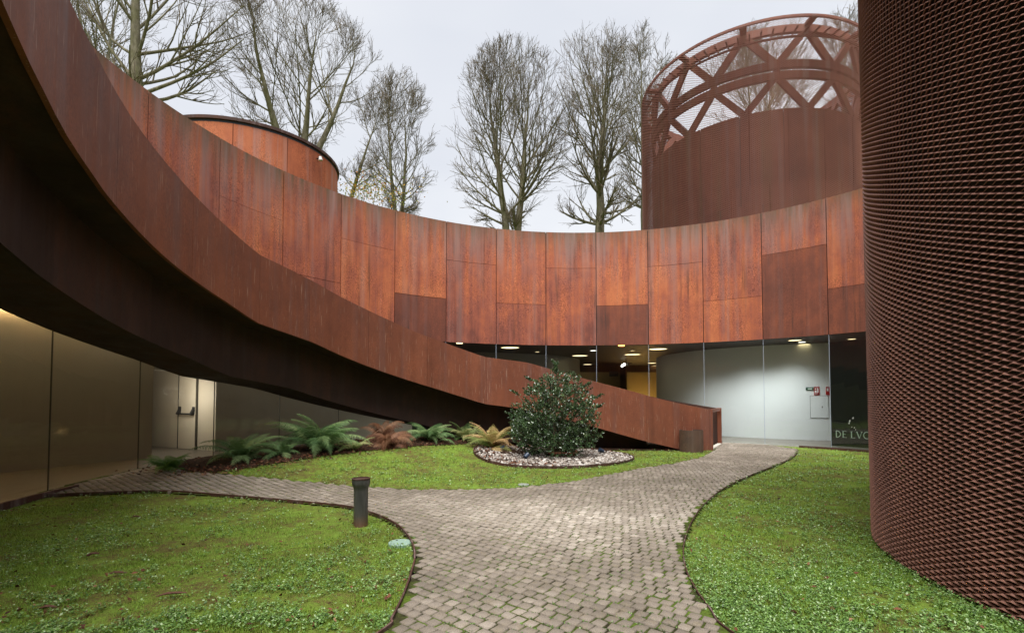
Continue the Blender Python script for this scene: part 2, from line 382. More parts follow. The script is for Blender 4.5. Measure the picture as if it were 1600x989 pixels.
def sett(w_, l_, seed):
    r = np.random.default_rng(seed); hw, hl = w_/2, l_/2
    ring = np.array([(-hw,-hl),(hw,-hl),(hw,hl),(-hw,hl)]) + r.normal(0, .003, (4,2))
    v = np.concatenate([np.c_[ring, np.full(4,-.05)], np.c_[ring, np.full(4,.010)], np.c_[ring*.90, np.full(4,.0155)+r.normal(0,.0012,4)]])
    f = [(i, (i+1)%4, 4+(i+1)%4, 4+i) for i in range(4)] + [(4+i, 4+(i+1)%4, 8+(i+1)%4, 8+i) for i in range(4)] + [(8,9,10,11)]
    return v, np.array(f)
ang = math.atan2(u[1], u[0])
zz = hgt(pc[:,0], pc[:,1])
vis = (pc[:,1] > 3.0)
order = np.argsort(np.where(vis & (pc[:,0] > -.95) & (pc[:,0] < 1.6), np.hypot(pc[:,0], pc[:,1]), 99))
near, rest = order[:300], order[300:]
for k in range(6):
    v, f = sett(PW-.016, PW-.016, k); me = mesh_np('paver', v, f); me.materials.append(M['paver'])
    for q in near[k::6]:
        o = bpy.data.objects.new('paver', me); COL.objects.link(o); o.parent = path_root
        o.location = (pc[q,0], pc[q,1], zz[q]+.004+rng.normal(0,.0022)); s = rng.uniform(.95,1.04)
        o.rotation_euler = (rng.normal(0,.018), rng.normal(0,.018), ang+rng.normal(0,.022)); o.scale = (s, rng.uniform(.95,1.04), 1)
vs, fs, at = [], [], []
vb, fb = sett(PW-.016, PW-.016, 99)
n = len(rest); a_ = ang + rng.normal(0,.022,n); sx = rng.uniform(.95,1.04,n); sy = rng.uniform(.95,1.04,n)
px = vb[None,:,0]*sx[:,None]; py = vb[None,:,1]*sy[:,None]
V = np.stack([px*np.cos(a_)[:,None]-py*np.sin(a_)[:,None]+pc[rest,0][:,None], px*np.sin(a_)[:,None]+py*np.cos(a_)[:,None]+pc[rest,1][:,None],
              vb[None,:,2]+zz[rest][:,None]+.004+rng.normal(0,.0022,n)[:,None]], 2)
V[:,8:,2] += rng.normal(0,.0015,(n,4))
Fq = (fb[None]+np.arange(n)[:,None,None]*12).reshape(-1,4)
o = link('paver_field', mesh_np('paver_field', V.reshape(-1,3), Fq, attr=np.repeat(rng.uniform(0,1,n),12)), M['paver_mass'], path_root); o['kind'] = 'stuff'

# steel edging strips
def edging(pts, label, z0=-.08, z1=.028, w=.010, cat='edging'):
    p = smooth_line(pts, 5); mb = MB(); rings = []
    for i, q in enumerate(p):
        a = Vector(p[max(i-1,0)]); b = Vector(p[min(i+1,len(p)-1)]); d = (b-a).normalized(); nn = Vector((-d.y, d.x))*w/2; h = h1(*q)
        l, r = Vector(q)+nn, Vector(q)-nn
        rings.append([(l.x,l.y,h+z0),(r.x,r.y,h+z0),(r.x,r.y,h+z1),(l.x,l.y,h+z1)])
    mb.sweep(rings); return tag(put('edging', mb, M['edge']), label, cat, None)
edging(left_edge[:-2], 'dark steel strip curving between the left lawn and the cobbled path', z1=.036, w=.014)
edging(right_edge[1:-2], 'thin rusty steel strip curving between the right lawn and the cobbled path', z1=.026)
mb = MB(); mb.ringprof(joint(11.55), joint(15), 14, lambda a: [(RW-.16,-.1),(RW-.14,-.1),(RW-.14,.055),(RW-.16,.055)])
tag(put('edging', mb, M['edge']), 'low rusty steel strip along the foot of the glass behind the right lawn', 'edging')
mb = MB(); mb.ringprof(math.radians(183), math.radians(215), 14, lambda a: [(rwall(a)-.20,-.1),(rwall(a)-.16,-.1),(rwall(a)-.16,.13),(rwall(a)-.20,.13)])
tag(put('edging', mb, M['edge']), 'low rusty steel strip along the foot of the glass beside the left lawn', 'edging')

# ------------------------------------------------------------------ the curved courtyard wall of steel sheets
wall = empty('courtyard_wall', (CX, CY+RW, ZCEIL), 'tall curving orange rusted steel wall of upright sheets above the glass', 'wall')
def zwall(x, y): return on_cyl(x, y, CX, CY, RW, True)[2]
seams = {1:(394,327), 2:(490,434), 3:(575,382.5), 4:(657,462.5), 5:(736,410.5), 6:(814,475), 7:(893,419.5), 8:(973,477), 9:(1056,413.5), 10:(1144.5,467), 11:(1241,391), 12:(1330,446.5)}
dark_low = {4, 8, 11, 12}
sheet_w = .0125/RW
for k in range(-15, 18):
    a0, a1 = joint(k)-sheet_w*.9, (joint(k+1) if k < 17 else joint(-15)-2*PI)+sheet_w*.9
    zs = zwall(*seams[k]) if k in seams else [5.3, 4.6, 6.0][k % 3]
    for (z0, z1, low) in ((ZCEIL, zs-.005, True), (zs+.005, ZTOP, False)):
        mb = MB(); e = rng.uniform(-.006,.006)
        mb.ringprof(a0, a1, 6, lambda a: [(rwall(a)+e, z0), (rwall(a)+.05, z0), (rwall(a)+.05, z1), (rwall(a)+e, z1)])
        d = low and k in dark_low
        o = put('steel_sheet', mb, M['wall_dark'] if d else M['wall'], wall, fix=True)
        if d: o['label'] = 'darker stained steel sheet low in the curving wall'
mb = MB()
mb.ringprof(0, 2*PI, 160, lambda a: [(rwall(a)+.055, ZCEIL+.004), (rwall(a)+.30, ZCEIL+.004), (rwall(a)+.30, ZTOP-.02), (rwall(a)+.055, ZTOP-.02)])
put('wall_backing', mb, M['core'], wall)

# ------------------------------------------------------------------ glass below the wall
gw = empty('glass_wall', (CX, CY+RW, 0), 'curved wall of clear frameless glass panes under the rusted steel', 'glass wall')
for k in range(-15, 18):
    a0, a1 = joint(k)-.006/RW, (joint(k+1) if k < 17 else joint(-15)-2*PI)+.006/RW
    mb = MB(); mb.ringprof(a0, a1, 5, lambda a: [(rwall(a)+.020,.02),(rwall(a)+.032,.02),(rwall(a)+.032,ZCEIL-.004),(rwall(a)+.020,ZCEIL-.004)])
    put('glass_pane', mb, M['glass'], gw)
    mb = MB(); a = joint(k); mb.ringprof(a-.0055/RW, a+.0055/RW, 1, lambda a: [(rwall(a)+.016,.02),(rwall(a)+.034,.02),(rwall(a)+.034,ZCEIL-.004),(rwall(a)+.016,ZCEIL-.004)])
    put('glass_joint', mb, M['joint'] if k > 4 else M['joint_dark'], gw)
mb = MB(); mb.ringprof(0, 2*PI, 140, lambda a: [(rwall(a)-.02,-.1),(rwall(a)+.06,-.1),(rwall(a)+.06,.018),(rwall(a)-.02,.018)])
put('base_rail', mb, plain('pale_concrete_sill', (.36,.34,.30), .7), gw)

# ------------------------------------------------------------------ rooms behind the glass
ang0, ang1 = 0.0, 2*PI
mb = MB(); mb.ringprof(ang0, ang1, 120, lambda a: [(rwall(a)+.061,-.15),(24,-.15),(24,.022),(rwall(a)+.061,.022)])
tag(put('interior_floor', mb, M['floor']), kind='structure')
mb = MB(); mb.ringprof(ang0, ang1, 120, lambda a: [(rwall(a)+.301,ZCEIL+.02),(24,ZCEIL+.02),(24,ZCEIL+.25),(rwall(a)+.301,ZCEIL+.25)])
tag(put('interior_ceiling', mb, M['ceiling']), kind='structure')
mb = MB(); mb.ringprof(ang0, ang1, 120, lambda a: [(23.4,.022),(23.6,.022),(23.6,ZCEIL+.02),(23.4,ZCEIL+.02)])
tag(put('interior_wall_outer', mb, M['brown_wall']), kind='structure')
def drum(name, c, r, m, label, a0=0, a1=2*PI, n=72, z0=.023, z1=ZCEIL+.018):
    mb = MB(); mb.ringprof(a0, a1, n, lambda a: [(r-.15,z0),(r,z0),(r,z1),(r-.15,z1)], c)
    o = put(name, mb, m, None, True); return tag(o, label, 'wall')
WD, WDR = (12.5, 22.5), 5.8
drum('white_curved_wall', WD, WDR, M['white_wall'], 'white curving interior wall seen through the glass right of the ramp')
drum('grey_curved_wall', (-2.0, 26.0), 5.47, M['grey_wall'], 'dim grey curving interior wall behind the glass above the shrub')
mb = MB(); mb.box(1.0, 11, 29.0, 29.2, .023, 2.92)
tag(put('ochre_wall', mb, M['ochre_wall']), 'warm ochre lit wall deep behind the glass left of the white wall', 'wall')
mb = MB(); mb.box(1.0, 11, 29.25, 29.4, 2.6, ZCEIL+.018); mb.box(6.25, 6.33, 27.6, 28.98, .023, ZCEIL)
tag(put('brown_partition', mb, M['brown_wall']), 'dark brown partition strip across the ochre wall', 'partition')
# left: beige wall with cove light, recess with fire door
lw = [(-10.6,3.0),(-10.4,6.0),(-10.15,8.0),(-9.9,9.7),(-9.42,11.0),(-8.75,12.25)]
mb = MB()
ls = smooth_line(lw, 4)
for p, q in zip(ls[:-1], ls[1:]): mb.obox(p, q, .12, .023, ZCEIL+.01)
bw = put('beige_wall', mb, M['beige_wall'], None); tag(bw, 'beige interior wall behind the left glass with a light strip along its top', 'wall')
mb = MB()
for p, q in zip(ls[:-1], ls[1:]): mb.obox(p, q, .03, 3.255, 3.285, -.07)
put('cove_light', mb, emit('cove_light_strip', (1,.66,.30), 22.0), bw)
mb = MB(); mb.obox((-10.9,15.2), (-8.10,13.72), .12, .023, 2.35); mb.obox((-10.9,15.2), (-8.10,13.72), .10, 2.352, ZCEIL)
dwl = tag(put('recess_wall', mb, M['door']), 'pale recess wall holding the fire door behind the left glass', 'wall')
mb = MB(); bk = [(-8.02,13.62),(-7.2,14.75),(-5.7,16.2),(-3.5,17.65)]
for p, q in zip(smooth_line(bk,4)[:-1], smooth_line(bk,4)[1:]): mb.obox(p, q, .12, .023, ZCEIL)
tag(put('olive_wall', mb, M['beige_wall']), 'dull olive interior wall behind the ferns and under the ramp', 'wall')
mb = MB(); mb.obox((-8.75,12.25),(-11.0,15.25), .1, .023, ZCEIL+.01); mb.obox((-8.74,12.27),(-8.09,13.70), .08, 2.15, ZCEIL+.012); put('recess_lintel', mb, M['beige_wall'], bw)
d0 = Vector((-10.9,15.2)); d1 = Vector((-8.10,13.72)); dd = (d1-d0).normalized(); dn = Vector((dd.y,-dd.x))
def doorpt(px):                                             # where the sight line through column px meets the recess wall
    q = ray(px, 640); A = np.array([[q[0], -dd.x],[q[1], -dd.y]]); s = np.linalg.solve(A, np.array(d0)); return d0 + dd*s[1]
pl, pr = doorpt(282), doorpt(308.5)
door = empty('fire_door', (pl.x, pl.y, .02), 'cream fire door with dark push bar in the lit recess', 'door')
mb = MB(); mb.obox(pl, pr, .05, .03, 2.13, -.05); put('door_leaf', mb, M['door'], door)
mb = MB(); e = dd*.03
mb.obox(pl-e, pl-e*.15, .06, .03, 2.16, -.06); mb.obox(pr+e*.15, pr+e, .06, .03, 2.16, -.06); mb.obox(pl-e, pr+e, .06, 2.135, 2.165, -.06)
put('door_frame', mb, M['joint_dark'], door)
mb = MB(); q0 = pl+dn*.13+dd*.08; q1 = pr+dn*.13-dd*.08; mb.bar((q0.x,q0.y,1.02),(q1.x,q1.y,1.02),.04,.04); put('push_bar', mb, M['black'], door)
for q in (q0, q1):
    mb = MB(); mb.bar((q.x-dn.x*.1,q.y-dn.y*.1,1.2),(q.x,q.y,1.0),.09,.06); mb.bar((q.x-dn.x*.08,q.y-dn.y*.08,1.22),(q.x-dn.x*.08,q.y-dn.y*.08,1.0),.1,.05); put('bar_bracket', mb, M['black'], door)
# green exit sign over the recess
p = on_y(289, 571, 14.0); mb = MB(); mb.box(p[0]-.22,p[0]+.22,p[1],p[1]+.04,p[2]-.09,p[2]+.09)
es = tag(put('exit_sign', mb, plain('dark_green_sign', (.01,.055,.03), .4)), 'dim green exit sign under the ramp edge above the fire door', 'sign')
# ceiling lights
M['lamp'] = emit('warm_lamp', (1,.80,.45), 1.1); M['lamp_white'] = emit('white_lamp', (1,.95,.85), 2.2); M['lamp_orange'] = emit('orange_lamp', (1,.33,.06), 5)
M['trim'] = plain('lamp_trim', (.25,.23,.18), .4)
spots = [(797,543,.34,'lamp','above the ramp end of the shrub side'),(839.5,549.6,.10,'lamp',''),(906,555.6,.34,'lamp',''),(927,547.6,.13,'lamp_white',''),(988,553.7,.34,'lamp',''),
         (988,547.6,.09,'lamp',''),(1028,545.2,.34,'lamp',''),(918,569.2,.25,'lamp',''),(931,573,.22,'lamp',''),(941,576,.25,'lamp',''),(1019,567,.25,'lamp',''),(1022,571.4,.2,'lamp',''),
         (1242,531.5,.2,'lamp',''),(1253,534.2,.12,'lamp_white',''),(1256,538,.20,'lamp',''),(1331,529.5,.12,'lamp','')]
labels = ['wide ceiling light behind the glass, leftmost above the ramp parapet','small round ceiling light between the two wide ones left of the shrub','wide ceiling light just above the top of the shrub',
  'small white ceiling light near the glass joint right of the shrub','wide ceiling light in front of the ochre wall','faint small ceiling light just beyond the wide one before the ochre wall',
  'wide ceiling light at the glass joint beside the white wall','far ceiling light just right of the grey curving wall','second far ceiling light right of the grey curving wall','third far ceiling light above the left end of the ochre wall',
  'far ceiling light against the left edge of the white wall','lower far ceiling light against the left edge of the white wall','warm ceiling light right under the steel above the fire signs','small white square ceiling light above the white wall near the fire signs',
  'wide ceiling light low over the white wall near the fire signs','faint ceiling light over the black lettered panel']
for (x, y, r, mk, _), lb in zip(spots, labels):
    X, Y = on_z(x, y, ZCEIL); 
    L = empty('ceiling_light', (X, Y, ZCEIL), lb, 'ceiling light', 'ceiling lights behind the glass')
    mb = MB(); mb.lathe([(r+.035,.018),(r+.03,-.005),(r,-.012),(r*.98,.0)], 24, (X,Y,ZCEIL)); put('light_trim', mb, M['trim'], L, True)
    mb = MB(); mb.lathe([(r*.97,.012),(r*.97,-.004),(.01,-.006)], 24, (X,Y,ZCEIL)); put('light_disc', mb, M[mk], L)
for (x, y, yy, lb) in ((718,534.6,0,'amber lamp glowing under the steel wall edge above the ramp'),(971,540.2,0,'orange lamp glowing under the steel wall edge in front of the ochre wall')):
    X, Y, _ = on_cyl(x, y, CX, CY, RW+.16, True); mb = MB(); mb.lathe([(.11,.02),(.11,-.018),(.01,-.022)], 20, (X,Y,ZCEIL+.001))
    tag(put('soffit_lamp', mb, M['lamp_orange'] if x > 900 else M['lamp']), lb, 'lamp', 'lamps under the steel wall')
# track light
p = on_y(978, 571, 24.5); tl = empty('track_spotlight', (p[0], p[1], ZCEIL), 'small twin spotlight glowing in front of the ochre wall', 'spotlight')
mb = MB(); mb.box(p[0]-.3,p[0]+.3,p[1]-.02,p[1]+.02,p[2]+.1,p[2]+.13); mb.box(p[0]-.015,p[0]+.015,p[1]-.015,p[1]+.015,p[2]+.13,ZCEIL); put('track', mb, M['black'], tl)
for dx, dz in ((-.17,-.06),(-.07,.0),(.10,.0)):
    mb = MB(); mb.tube([(p[0]+dx,p[1],p[2]+dz+.09),(p[0]+dx-.03,p[1]-.03,p[2]+dz)],.055,10); put('lamp_head', mb, M['lamp_white'] if dx < 0 else M['trim'], tl)
p = on_y(959, 584, 28.9); mb = MB(); mb.box(p[0]-.25,p[0]+.25,p[1],p[1]+.06,p[2]-.14,p[2]+.14)
tag(put('vent_box', mb, plain('grey_vent', (.12,.14,.12), .6)), 'small grey box high on the ochre wall', 'vent')
def lamp(name, loc, energy, col, r=.15):
    d = bpy.data.lights.new(name, 'POINT'); d.energy = energy; d.color = col; d.shadow_soft_size = r
    o = bpy.data.objects.new(name, d); COL.objects.link(o); o.location = loc; return o
lamp('uplight_lamp', (7.35, 28.55, .5), 42, (1,.62,.2))
lamp('recess_lamp', (-8.95, 13.3, 1.55), 15, (1,.92,.80), .3)
for x, y, e in ((1085,545,70),(1165,541,80),(1235,538,70)):   # fill spots added to brighten the white wall, not real fittings
    X, Y = on_z(x, y, ZCEIL); d = bpy.data.lights.new('wall_fill_spot', 'SPOT'); d.energy = e*1.5; d.spot_size = 2.3; d.spot_blend = .9; d.shadow_soft_size = .2; d.color = (.93,.97,1)
    o = bpy.data.objects.new('wall_fill_spot', d); COL.objects.link(o); o.location = (X-.5, Y-.9, ZCEIL-.05)
for x, y, e in ((-8.9,9.6,1.1),(-8.6,11.3,1.2),(-6.9,13.6,2.6),(-4.6,15.9,3.4)):      # made-up warm lamps, added to brighten the passage behind the left glass
    lamp('passage_fill', (x, y, 3.05), e, (1,.90,.76), .25)
# signs and hydrant door on the white wall
def on_white(x, y): return on_cyl(x, y, WD[0], WD[1], WDR+.004)
def wall_plate(name, x0, x1, y0, y1, m, label, cat, th=.02, parent=None, lift=0.0, shrink=0.0):
    a = on_cyl(x0, y0, WD[0], WD[1], WDR+.003+lift); b = on_cyl(x1, y0, WD[0], WD[1], WDR+.003+lift); c = on_cyl(x0, y1, WD[0], WD[1], WDR+.003+lift)
    aa = math.atan2(a[1]-WD[1], a[0]-WD[0]); ab = math.atan2(b[1]-WD[1], b[0]-WD[0]); r = WDR+.003+lift
    mb = MB(); mb.ringprof(aa, ab, 3, lambda q: [(r,c[2]),(r+th,c[2]),(r+th,a[2]),(r,a[2])], WD)
    o = put(name, mb, m, parent)
    return tag(o, label, cat) if parent is None else o
sg = wall_plate('exit_sign', 1259, 1271, 605, 609.5, plain('exit_green', (.01,.06,.03), .4), 'small dark green exit arrow sign on the white wall', 'sign')
wall_plate('arrow', 1262, 1269, 606.7, 607.9, emit('sign_white', (.7,.8,.7), .15), None, None, .004, sg, .021)
M['sign_red'] = plain('sign_red', (.42,.022,.02), .45); M['sign_white'] = plain('sign_white_print', (.75,.72,.70), .5)
sg = wall_plate('fire_sign', 1271.5, 1280, 604.5, 617, M['sign_red'], 'red fire hose sign above the hydrant door on the white wall', 'sign')
for q in ((1273.2,1275,606.5,609),(1273,1275.8,610,613.5),(1276.6,1278.8,606,613.5),(1273,1279,614.8,615.6)): wall_plate('pictogram', *q, M['sign_white'], None, None, .004, sg, .021)
sg = wall_plate('fire_sign', 1290, 1297, 604.5, 617, M['sign_red'], 'red fire sign half hidden by the edge of the black panel', 'sign')
wall_plate('pictogram', 1291.5, 1294.5, 606.5, 611, M['sign_white'], None, None, .004, sg, .021)
hc = wall_plate('hydrant_door', 1266, 1294, 618.5, 652.5, M['white_wall'], 'flush white square hydrant door in the white wall', 'cabinet', .012)
for q in ((1265.4,1266,618,653),(1266,1294,652.5,653),(1266,1294,618,618.5)): wall_plate('shadow_gap', *q, M['joint_dark'], None, None, .006, hc)
wall_plate('door_lock', 1284, 1285.4, 634.5, 637, M['joint_dark'], None, None, .01, hc, .012)
# black panel with lettering
ap = joint(12) - .004
pn = MB(); RP = RW+.42
a_start = math.atan2(on_cyl(1296.5,600,CX,CY,RP,True)[1]-CY, on_cyl(1296.5,600,CX,CY,RP,True)[0]-CX)
pn.ringprof(a_start-.42, a_start, 12, lambda a: [(RP,.06),(RP+.04,.06),(RP+.04,3.12),(RP,3.12)])
bp = tag(put('lettered_panel', pn, plain('black_green_panel', (.008,.011,.009), .3, var=.3, sc=2)), 'tall black panel lettered DE LVCVS behind the glass beside the mesh tower', 'panel')
M['letter'] = plain('letter_print', (.34,.43,.36), .5)
GL = {  # capital strokes on a 0..w x 0..1 grid
 'D': (.78,[((.12,0),(.12,1),.13)], [(.12,.5,.52,.5,-90,90,.11)]), 'E': (.62,[((.12,0),(.12,1),.13),((.05,.03),(.56,.03),.06),((.05,.97),(.54,.97),.06),((.12,.52),(.44,.52),.06)],[]),
 'L': (.6,[((.12,0),(.12,1),.13),((.03,.03),(.56,.03),.06),((.0,.98),(.26,.98),.05)],[]), 'V': (.8,[((.10,1),(.42,0),.13),((.72,1),(.42,0),.06),((.0,.98),(.24,.98),.05),((.6,.98),(.82,.98),.05)],[]),
 'C': (.74,[],[(.46,.5,.40,.5,50,310,.10)]), 'S': (.55,[],[(.27,.75,.20,.25,20,270,.08),(.27,.26,.22,.26,-150,90,.08)])}
lh = .19; xs = 1.06; xx = 0.0
base = on_cyl(1305.5, 682.8, CX, CY, RP-.004, True); ang_l = math.atan2(base[1]-CY, base[0]-CX); zb_l = base[2]
def lp(x, z): a = ang_l - x/RP; return (CX+(RP-.004)*math.cos(a), CY+(RP-.004)*math.sin(a), zb_l+z)
for ch in 'DE LVCVS':
    if ch == ' ': xx += .36*lh*xs; continue
    wd, st, arcs = GL[ch]; mb = MB()
    def seg(p, q, th):
        p = Vector((p[0]*xs, p[1]))*lh; q = Vector((q[0]*xs, q[1]))*lh; d = (q-p).normalized(); nn = Vector((-d.y, d.x))*th*lh/2
        fr = [lp(xx+k.x, k.y) for k in (p-nn, q-nn, q+nn, p+nn)]
        cx = Vector((CX, CY, 0)); bk = [tuple(Vector(k)+((Vector(k)-cx).to_2d().normalized()*-.006).to_3d()) for k in fr]
        mb.add(fr+bk, [(0,1,2,3),(7,6,5,4),(0,4,5,1),(1,5,6,2),(2,6,7,3),(3,7,4,0)])
    for p, q, th in st: seg(p, q, th)
    for cx_, cy_, rx, ry, g0, g1, th in arcs:
        pts = [(cx_+rx*math.cos(math.radians(g)), cy_+ry*math.sin(math.radians(g))) for g in np.linspace(g0, g1, 12)]
        for p, q in zip(pts[:-1], pts[1:]): seg(p, q, th)
    put('letter', mb, M['letter'], bp); xx += (wd+.07)*lh*xs
for (x, y, s) in ((1328,657.5,.035),(1333,653,.03),(1327,661,.03),(1335,668,.018),(1331,667,.015),(1337,671,.015)):
    q = on_cyl(x, y, CX, CY, RP-.012, True); mb = MB(); mb.add([(q[0]-s,q[1],q[2]-s*.4),(q[0],q[1],q[2]-s),(q[0]+s,q[1],q[2]+s*.5),(q[0],q[1],q[2]+s)], [(0,1,2,3)])
    mb.add([(q[0]-s,q[1]+.004,q[2]-s*.4),(q[0],q[1]+.004,q[2]-s),(q[0]+s,q[1]+.004,q[2]+s*.5),(q[0],q[1]+.004,q[2]+s)], [(3,2,1,0)]); put('leaf_mark', mb, M['sign_white'], bp)
# ------------------------------------------------------------------ the rising ramp
RA = np.array([60.6,66,72,78,84,90,96,102,108,114,120,126,132,138,144,150,156,162,168,174,180,186,192,199.2,203.2,206.1,209,213.6,217.9,223.4,227,233])
RRad = np.array([6.70,6.355,6.07,5.885,5.78,5.745,5.755,5.80,5.871,5.96,6.055,6.16,6.266,6.37,6.474,6.575,6.673,6.768,6.86,6.95,7.037,7.118,7.195,7.30,7.36,7.40,7.46,7.53,7.62,7.76,7.87,8.08])
RZt = np.array([1.135,1.276,1.439,1.621,1.785,1.940,2.104,2.269,2.445,2.517,2.578,2.772,2.963,3.135,3.345,3.54,3.72,3.91,4.033,4.10,4.318,4.506,4.685,4.885,5.02,5.12,5.22,5.37,5.51,5.70,5.82,6.02])
RZb = np.array([-.12,-.01,.152,.315,.491,.660,.819,.966,1.115,1.226,1.304,1.499,1.689,1.865,2.045,2.231,2.427,2.637,2.751,2.841,3.068,3.235,3.395,3.62,3.74,3.84,3.94,4.09,4.23,4.42,4.54,4.74])
def rr_(a): return float(np.interp(math.degrees(a), RA, RRad))
def rzt(a): return float(np.interp(math.degrees(a), RA, RZt))
def rzb(a): return float(np.interp(math.degrees(a), RA, RZb))
def rww(a): return float(np.interp(math.degrees(a), [60,150,190,233], [2.0,1.95,1.85,1.85]))
ramp = empty('ramp', (5.5, 14.2, 0), 'long rusted steel ramp box sweeping up from the cobbles to the upper left', 'ramp')
def col_angle(x):                                           # bearing on the ramp where photo column x meets its front
    best = min(np.linspace(math.radians(61), math.radians(222), 1600), key=lambda a: abs(800+FOC*(CX+rr_(a)*math.cos(a))/((CY+rr_(a)*math.sin(a))*CP+(.5*(rzt(a)+rzb(a))-EYE)*SP)-x))
    return float(best)
cuts = [math.radians(60.62)] + [col_angle(x) for x in (1010, 868, 760, 668, 576, 484, 406, 301, 184)] + [math.radians(222), math.radians(233)]
for a0, a1 in zip(cuts[:-1], cuts[1:]):
    n = max(4, int((a1-a0)/math.radians(2.0))); g = .0028/7
    mb = MB(); mb.ringprof(a0+g, a1-g, n, lambda a: [(rr_(a),rzb(a)),(rr_(a)+.05,rzb(a)),(rr_(a)+.05,rzt(a)),(rr_(a),rzt(a))])
    put('parapet_plate', mb, M['ramp'], ramp, True)
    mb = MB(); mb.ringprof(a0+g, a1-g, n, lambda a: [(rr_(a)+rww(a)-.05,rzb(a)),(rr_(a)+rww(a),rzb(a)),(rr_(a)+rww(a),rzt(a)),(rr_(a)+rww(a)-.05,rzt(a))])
    put('outer_parapet', mb, M['ramp_shaded'], ramp, True)
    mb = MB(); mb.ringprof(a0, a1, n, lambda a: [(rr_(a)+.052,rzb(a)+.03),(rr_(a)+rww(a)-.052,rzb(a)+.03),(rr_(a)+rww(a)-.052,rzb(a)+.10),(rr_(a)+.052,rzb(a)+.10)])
    put('deck', mb, M['ramp_shaded'], ramp)
WBH = .96
for a0, a1 in zip(cuts[1:-1], cuts[2:]):
    n = max(4, int((a1-a0)/math.radians(2.0)))
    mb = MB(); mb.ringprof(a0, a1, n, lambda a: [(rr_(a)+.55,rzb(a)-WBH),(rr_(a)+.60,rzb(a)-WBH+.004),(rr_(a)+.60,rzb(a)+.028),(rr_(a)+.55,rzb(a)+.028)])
    put('web_plate', mb, M['ramp_shaded'], ramp, True)
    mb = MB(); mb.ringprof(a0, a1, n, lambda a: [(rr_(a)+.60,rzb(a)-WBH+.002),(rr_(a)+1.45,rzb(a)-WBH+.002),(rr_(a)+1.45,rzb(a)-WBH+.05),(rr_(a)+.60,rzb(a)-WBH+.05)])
    put('bottom_plate', mb, M['ramp_shaded'], ramp)
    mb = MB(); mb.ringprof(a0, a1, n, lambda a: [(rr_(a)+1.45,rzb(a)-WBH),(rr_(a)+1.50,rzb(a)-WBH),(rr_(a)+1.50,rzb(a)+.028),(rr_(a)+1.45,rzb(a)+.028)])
    put('outer_web', mb, M['ramp_shaded'], ramp)
# entrance frame at the foot
a = math.radians(60.45); er = lambda r, z: (CX+r*math.cos(a), CY+r*math.sin(a), z)
r0, r1 = rr_(a), rr_(a)+rww(a)
mb = MB(); mb.bar(er(r0+.06,-.1), er(r0+.06,1.15), .12, .07, (math.cos(a),math.sin(a),0)); put('end_post', mb, M['ramp'], ramp)
mb = MB(); mb.bar(er(r1-.06,-.1), er(r1-.06,1.15), .12, .07, (math.cos(a),math.sin(a),0)); put('end_post', mb, M['ramp'], ramp)
mb = MB(); mb.bar(er(r0+.12,1.10), er(r1-.12,1.10), .07, .09); put('end_rail', mb, M['ramp'], ramp)
mb = MB(); mb.bar(er(r0+.14,.02), er(r1-.14,.02), .12, .05); put('threshold', mb, plain('pale_threshold', (.55,.52,.45), .6), ramp)
# short open pipe at the ramp foot
X, Y, Z = on_ground(1080, 704.5)
mb = MB(); mb.lathe([(.300,-.05),(.312,-.05),(.312,.585),(.300,.585),(.298,.10),(.01,.09)], 40, (X,Y-.02,0))
tag(put('steel_drum', mb, corten('drum_bin_steel', [(.34,(.07,.045,.035)),(.5,(.13,.075,.05)),(.66,(.19,.11,.065))], speck=.3, sheen=(.16,.13,.11)), None, True), 'short dark open steel cylinder standing against the foot of the ramp', 'bin')

# ------------------------------------------------------------------ expanded-metal towers
def mesh_panel(name, R, half, nrow, dz, nang, th0, ir=.0135, oz=.0125, rz=0.0, amp=.40, cover=1.0):
    """expanded metal: rows of zigzag strands, each strand a thin tilted strip; local frame = tower axis"""
    P = []; F = []; b = 0
    i = np.arange(nang+1); th = th0 - i*half/R*cover
    w_t = .0030
    for j in range(nrow):
        sg = np.where((i+j) % 2 == 0, 1, -1); up = sg*amp*dz
        z = j*dz + up
        ring = []
        for dr, dzz in ((.006,-oz/2),(.006-ir,oz/2),(.006-ir-w_t*.7,oz/2-w_t*.7),(.006-w_t*.7,-oz/2-w_t*.7)):
            r = R + dr + sg*rz; ring.append(np.stack([r*np.cos(th), r*np.sin(th), z+dzz], 1))
        V = np.stack(ring, 1).reshape(-1, 3); P.append(V)
        k = np.arange(nang)[:,None]*4
        for c in range(4):
            d = (c+1) % 4
            F.append(np.concatenate([k+c+b, k+d+b, k+4+d+b, k+4+c+b], 1))
        b += len(V)
    return mesh_np(name, np.concatenate(P), np.concatenate(F))
def mesh_tower(root, c, R, z0, tiers, nrow, dz, half, m, shift, **kw):
    npan = int(round(2*PI*R/1.2)); nang = int(round(2*PI*R/npan/half/2))*2; hf = 2*PI*R/npan/nang
    me = mesh_panel('mesh_panel', R, hf, nrow, dz, nang, 0.0, **kw); me.materials.append(m)
    for tr in range(tiers):
        for k in range(npan):
            o = bpy.data.objects.new('mesh_panel', me); COL.objects.link(o); o.parent = root
            o.location = (0, 0, z0-root.location.z+tr*nrow*dz); o.rotation_euler = (0, 0, shift + k*2*PI/npan + (tr % 2)*PI/npan)
tw = empty('mesh_tower', (TWC[0], TWC[1], 0), 'huge near cylinder clad in rusty expanded metal mesh at the right edge', 'tower')
mesh_tower(tw, TWC, TWR, .02, 4, 100, .024, .06, M['mesh'], math.radians(184.4), rz=.011, amp=.40, ir=.0215, oz=.0148)
mb = MB(); mb.lathe([(TWR-.30,-.1),(TWR-.30,9.55),(.1,9.6)], 96, (TWC[0],TWC[1],0)); put('inner_core', mb, M['core'], tw, True)
